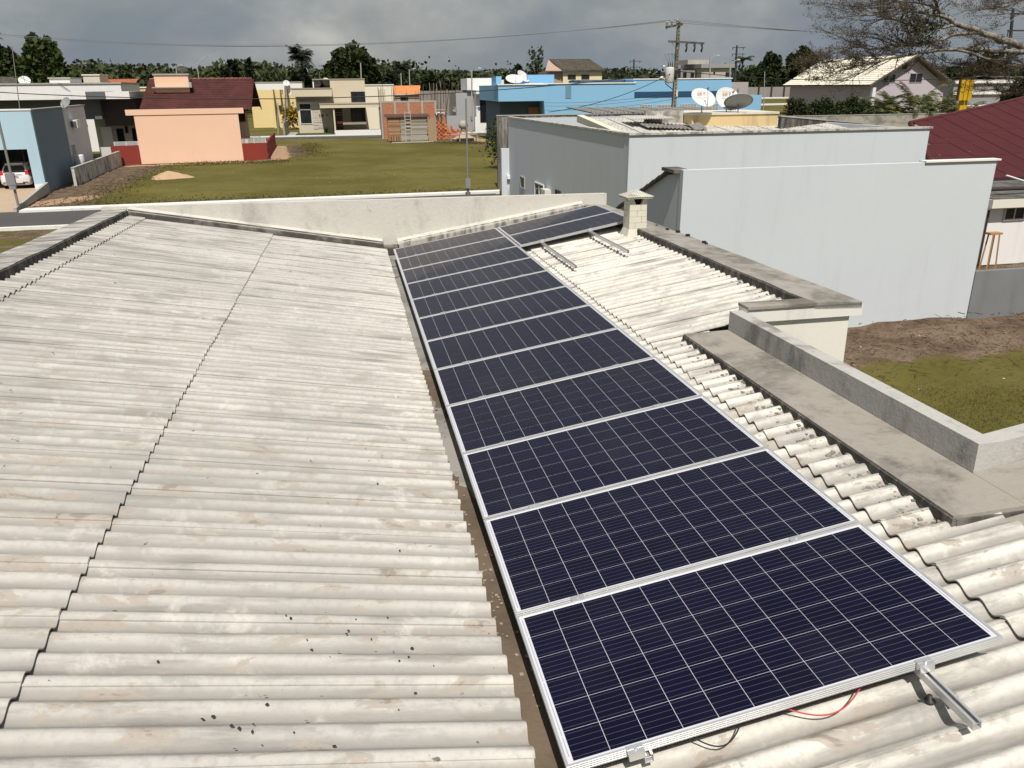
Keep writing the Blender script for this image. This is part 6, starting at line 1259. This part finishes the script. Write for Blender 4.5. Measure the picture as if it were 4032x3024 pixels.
for s_ in (1, -1):
    w_ = MB(); 
    for (ya, yb, yc, yd) in ((.62, 1.25, 1.25, .80), (1.32, 2.05, 1.98, 1.32), (2.12, 2.62, 2.18, 2.05)):
        pts_ = [(s_ * .800, ya, 1.0), (s_ * .802, yb, .99), (s_ * .648, yc, 1.40), (s_ * .648, yd, 1.40)]; w_.add(pts_, [(0, 1, 2, 3) if s_ > 0 else (3, 2, 1, 0)])
    w_.build('side_window', cgl, car)
    MB().hexa([(s_ * .60, -.01, .86), (s_ * .80, .04, .86), (s_ * .845, .30, .88), (s_ * .66, .12, .88), (s_ * .64, .06, 1.10), (s_ * .77, .12, 1.12), (s_ * .80, .34, 1.10), (s_ * .68, .20, 1.10)] if s_ > 0 else [(s_ * .80, .04, .86), (s_ * .60, -.01, .86), (s_ * .66, .12, .88), (s_ * .845, .30, .88), (s_ * .77, .12, 1.12), (s_ * .64, .06, 1.10), (s_ * .68, .20, 1.10), (s_ * .80, .34, 1.10)]).build('tail_light', flat('tail_red', (.55, .02, .025), .2, .5), car)
    MB().box(s_ * .80, s_ * .93, 2.25, 2.38, .98, 1.12).build('mirror', cw_m, car)
    for yy in (.70, 3.15):
        wh_ = MB().lathe([(.20, -.09), (.30, -.10), (.31, -.06), (.31, .06), (.30, .10), (.20, .09)], n=22).xf(Matrix.Translation((s_ * .775, yy, .31)) @ Matrix.Rotation(R(90), 4, 'Y')).build('wheel', flat('tyre_black', (.018, .018, .018), .9), car)
        rim = MB().lathe([(0, .03), (.06, .04), (.19, .02), (.205, .07)], n=18)
        rim.xf(Matrix.Translation((s_ * .80, yy, .31)) @ Matrix.Rotation(R(90) * s_, 4, 'Y')).build('rim', flat('rim_grey', (.42, .42, .43), .35, .5, .6), wh_)
MB().box(-.52, .52, -.012, .04, .28, .36).box(.40, .70, -.006, .08, .37, .43).box(-.70, -.40, -.006, .08, .37, .43).build('bumper_grille', dark_f, car)
MB().box(-.45, .45, -.02, .05, .865, .90).build('trim_strip', flat('chrome', (.6, .6, .6), .2, .5, .8), car); MB().box(-.22, .22, -.03, -.012, .70, .82).build('number_plate', flat('plate', (.52, .52, .52), .5), car)
pm_ = MB()
for i in range(7): pm_.box(-.185 + i * .055, -.185 + i * .055 + .032, -.0325, -.0302, .725, .795)
pm_.build('plate_marks', flat('plate_ink', (.07, .07, .07), .6), car, kind='stuff')
MB().box(-.5, .5, .38, .62, 1.47, 1.53).build('spoiler', cw_m, car); MB().tube([(0, .25, 1.22), (.28, .20, 1.12)], .012, 5).build('wiper', dark_f, car)

# ================================================================ builders
skin_m = flat('skin_brown', (.20, .11, .07), .6)
def skinned(nm, verts, edges, radii, mat, parent, sub=2):
    me_ = bpy.data.meshes.new(nm); me_.from_pydata(verts, edges, []); o = bpy.data.objects.new(nm, me_); col.objects.link(o); o.parent = parent; me_.materials.append(mat)
    sk = o.modifiers.new('skin', 'SKIN'); sk.use_smooth_shade = True
    for i, r_ in enumerate(radii):
        me_.skin_vertices[0].data[i].radius = (r_, r_); me_.skin_vertices[0].data[i].use_root = (i == 0)
    ss = o.modifiers.new('sub', 'SUBSURF'); ss.levels = sub; ss.render_levels = sub
    return o
def person(label, loc, rz_, J, shirt, trousers, hair, cap_=None):
    """J: joints pelvis chest neck head, shoulders, elbows, wrists, hands, hips, knees, ankles, toes"""
    p = thing('person', label, 'person', loc, rz_, 'builders at the brick works')
    names = ['pelvis', 'chest', 'neck', 'head', 'sl', 'el', 'wl', 'hl', 'sr', 'er', 'wr', 'hr', 'pl', 'kl', 'al', 'tl', 'pr', 'kr', 'ar', 'tr']
    E_ = [(0, 1), (1, 2), (2, 3), (1, 4), (4, 5), (5, 6), (6, 7), (1, 8), (8, 9), (9, 10), (10, 11), (0, 12), (12, 13), (13, 14), (14, 15), (0, 16), (16, 17), (17, 18), (18, 19)]
    rad = [.13, .14, .055, .095, .06, .042, .030, .035, .06, .042, .030, .035, .085, .058, .042, .04, .085, .058, .042, .04]
    V_ = [J[n] for n in names]; skinned('body', V_, E_, rad, skin_m, p)
    skinned('shirt', [J[n] for n in ('pelvis', 'chest', 'neckb', 'sl', 'el', 'sr', 'er')], [(0, 1), (1, 2), (1, 3), (3, 4), (1, 5), (5, 6)], [.155, .170, .085, .085, .062, .085, .062], shirt, p)
    skinned('trousers', [J[n] for n in ('pelvis', 'pl', 'kl', 'al', 'pr', 'kr', 'ar')], [(0, 1), (1, 2), (2, 3), (0, 4), (4, 5), (5, 6)], [.150, .105, .078, .062, .105, .078, .062], trousers, p)
    h_ = Vector(J['head']); hm = MB().lathe([(0, .135), (.06, .125), (.105, .07), (.115, .0), (.10, -.03)], n=12); hm.xf(Matrix.Translation(h_ + Vector((0, .015, .01)))); hm.build('hair', hair, p)
    if cap_: MB().lathe([(0, .15), (.075, .135), (.122, .07), (.128, .03), (.19, .02), (.19, .01), (.12, .01)], n=14).xf(Matrix.Translation(h_)).build('hat', cap_, p)
    fc = MB()
    for ex_ in (-.035, .035): fc.box(ex_ - .012, ex_ + .012, -.098, -.085, .0, .014)
    fc.box(-.028, .028, -.096, -.08, -.060, -.050).xf(Matrix.Translation(h_)); fc.build('face', flat('face_dark', (.03, .02, .018), .7), p); MB().box(-.014, .014, -.115, -.08, -.035, .002).xf(Matrix.Translation(h_)).build('nose', skin_m, p)
    return p
stand = dict(pelvis=(0, 0, .95), chest=(0, 0, 1.28), neck=(0, 0, 1.47), neckb=(0, 0, 1.43), head=(0, -.02, 1.62), sl=(-.20, 0, 1.38), el=(-.27, -.04, 1.12), wl=(-.24, -.20, .95), hl=(-.23, -.28, .93), sr=(.20, 0, 1.38), er=(.27, -.04, 1.12), wr=(.24, -.20, .95), hr=(.23, -.28, .93), pl=(-.10, 0, .88), kl=(-.11, -.02, .50), al=(-.12, .02, .09), tl=(-.13, -.13, .05), pr=(.10, 0, .88), kr=(.11, -.02, .50), ar=(.12, .02, .09), tr=(.13, -.13, .05))
bend = dict(pelvis=(0, .05, .86), chest=(0, -.27, 1.00), neck=(0, -.44, 1.02), neckb=(0, -.40, 1.02), head=(0, -.57, 1.00), sl=(-.19, -.35, 1.01), el=(-.23, -.40, .74), wl=(-.18, -.48, .52), hl=(-.15, -.51, .45), sr=(.19, -.35, 1.01), er=(.23, -.40, .74), wr=(.18, -.48, .52), hr=(.15, -.51, .45), pl=(-.10, .06, .80), kl=(-.12, -.02, .46), al=(-.14, .04, .09), tl=(-.15, -.11, .05), pr=(.10, .06, .80), kr=(.12, -.02, .46), ar=(.14, .04, .09), tr=(.15, -.11, .05))
hair_m = flat('hair_black', (.012, .010, .009), .7)
person('builder in pale shirt bending over on top of the brick stack', (10.0, 97.55, G + 2.0), 20, bend, flat('shirt_pale', (.60, .60, .58), .9), flat('trousers_dark', (.06, .06, .07), .9), hair_m, flat('hat_straw', (.62, .58, .50), .9))
person('builder in blue jeans bending over at the end of the brick stack', (10.55, 97.6, G + 2.0), 75, bend, flat('shirt_grey', (.48, .47, .46), .9), flat('jeans_blue', (.07, .10, .16), .9), hair_m, flat('hat_blue', (.10, .12, .16), .9))
sf = thing('scaffold', 'low plank scaffold standing behind the builders shed', 'scaffold', (7.0, 97.6, G)); MB().box(-1.2, 1.2, -.5, .5, 1.12, 1.17).build('deck', pg[0], sf)
for a_ in (-1.1, 1.05):
    for b_ in (-.45, .4): MB().box(a_, a_ + .06, b_, b_ + .06, 0, 1.12).build('leg', pg[2], sf)
person('builder in yellow shirt seen above the shed roof', (7.25, 97.6, G + 1.17), 0, stand, flat('shirt_yellow', (.60, .42, .08), .9), MATS['trousers_dark'], hair_m)
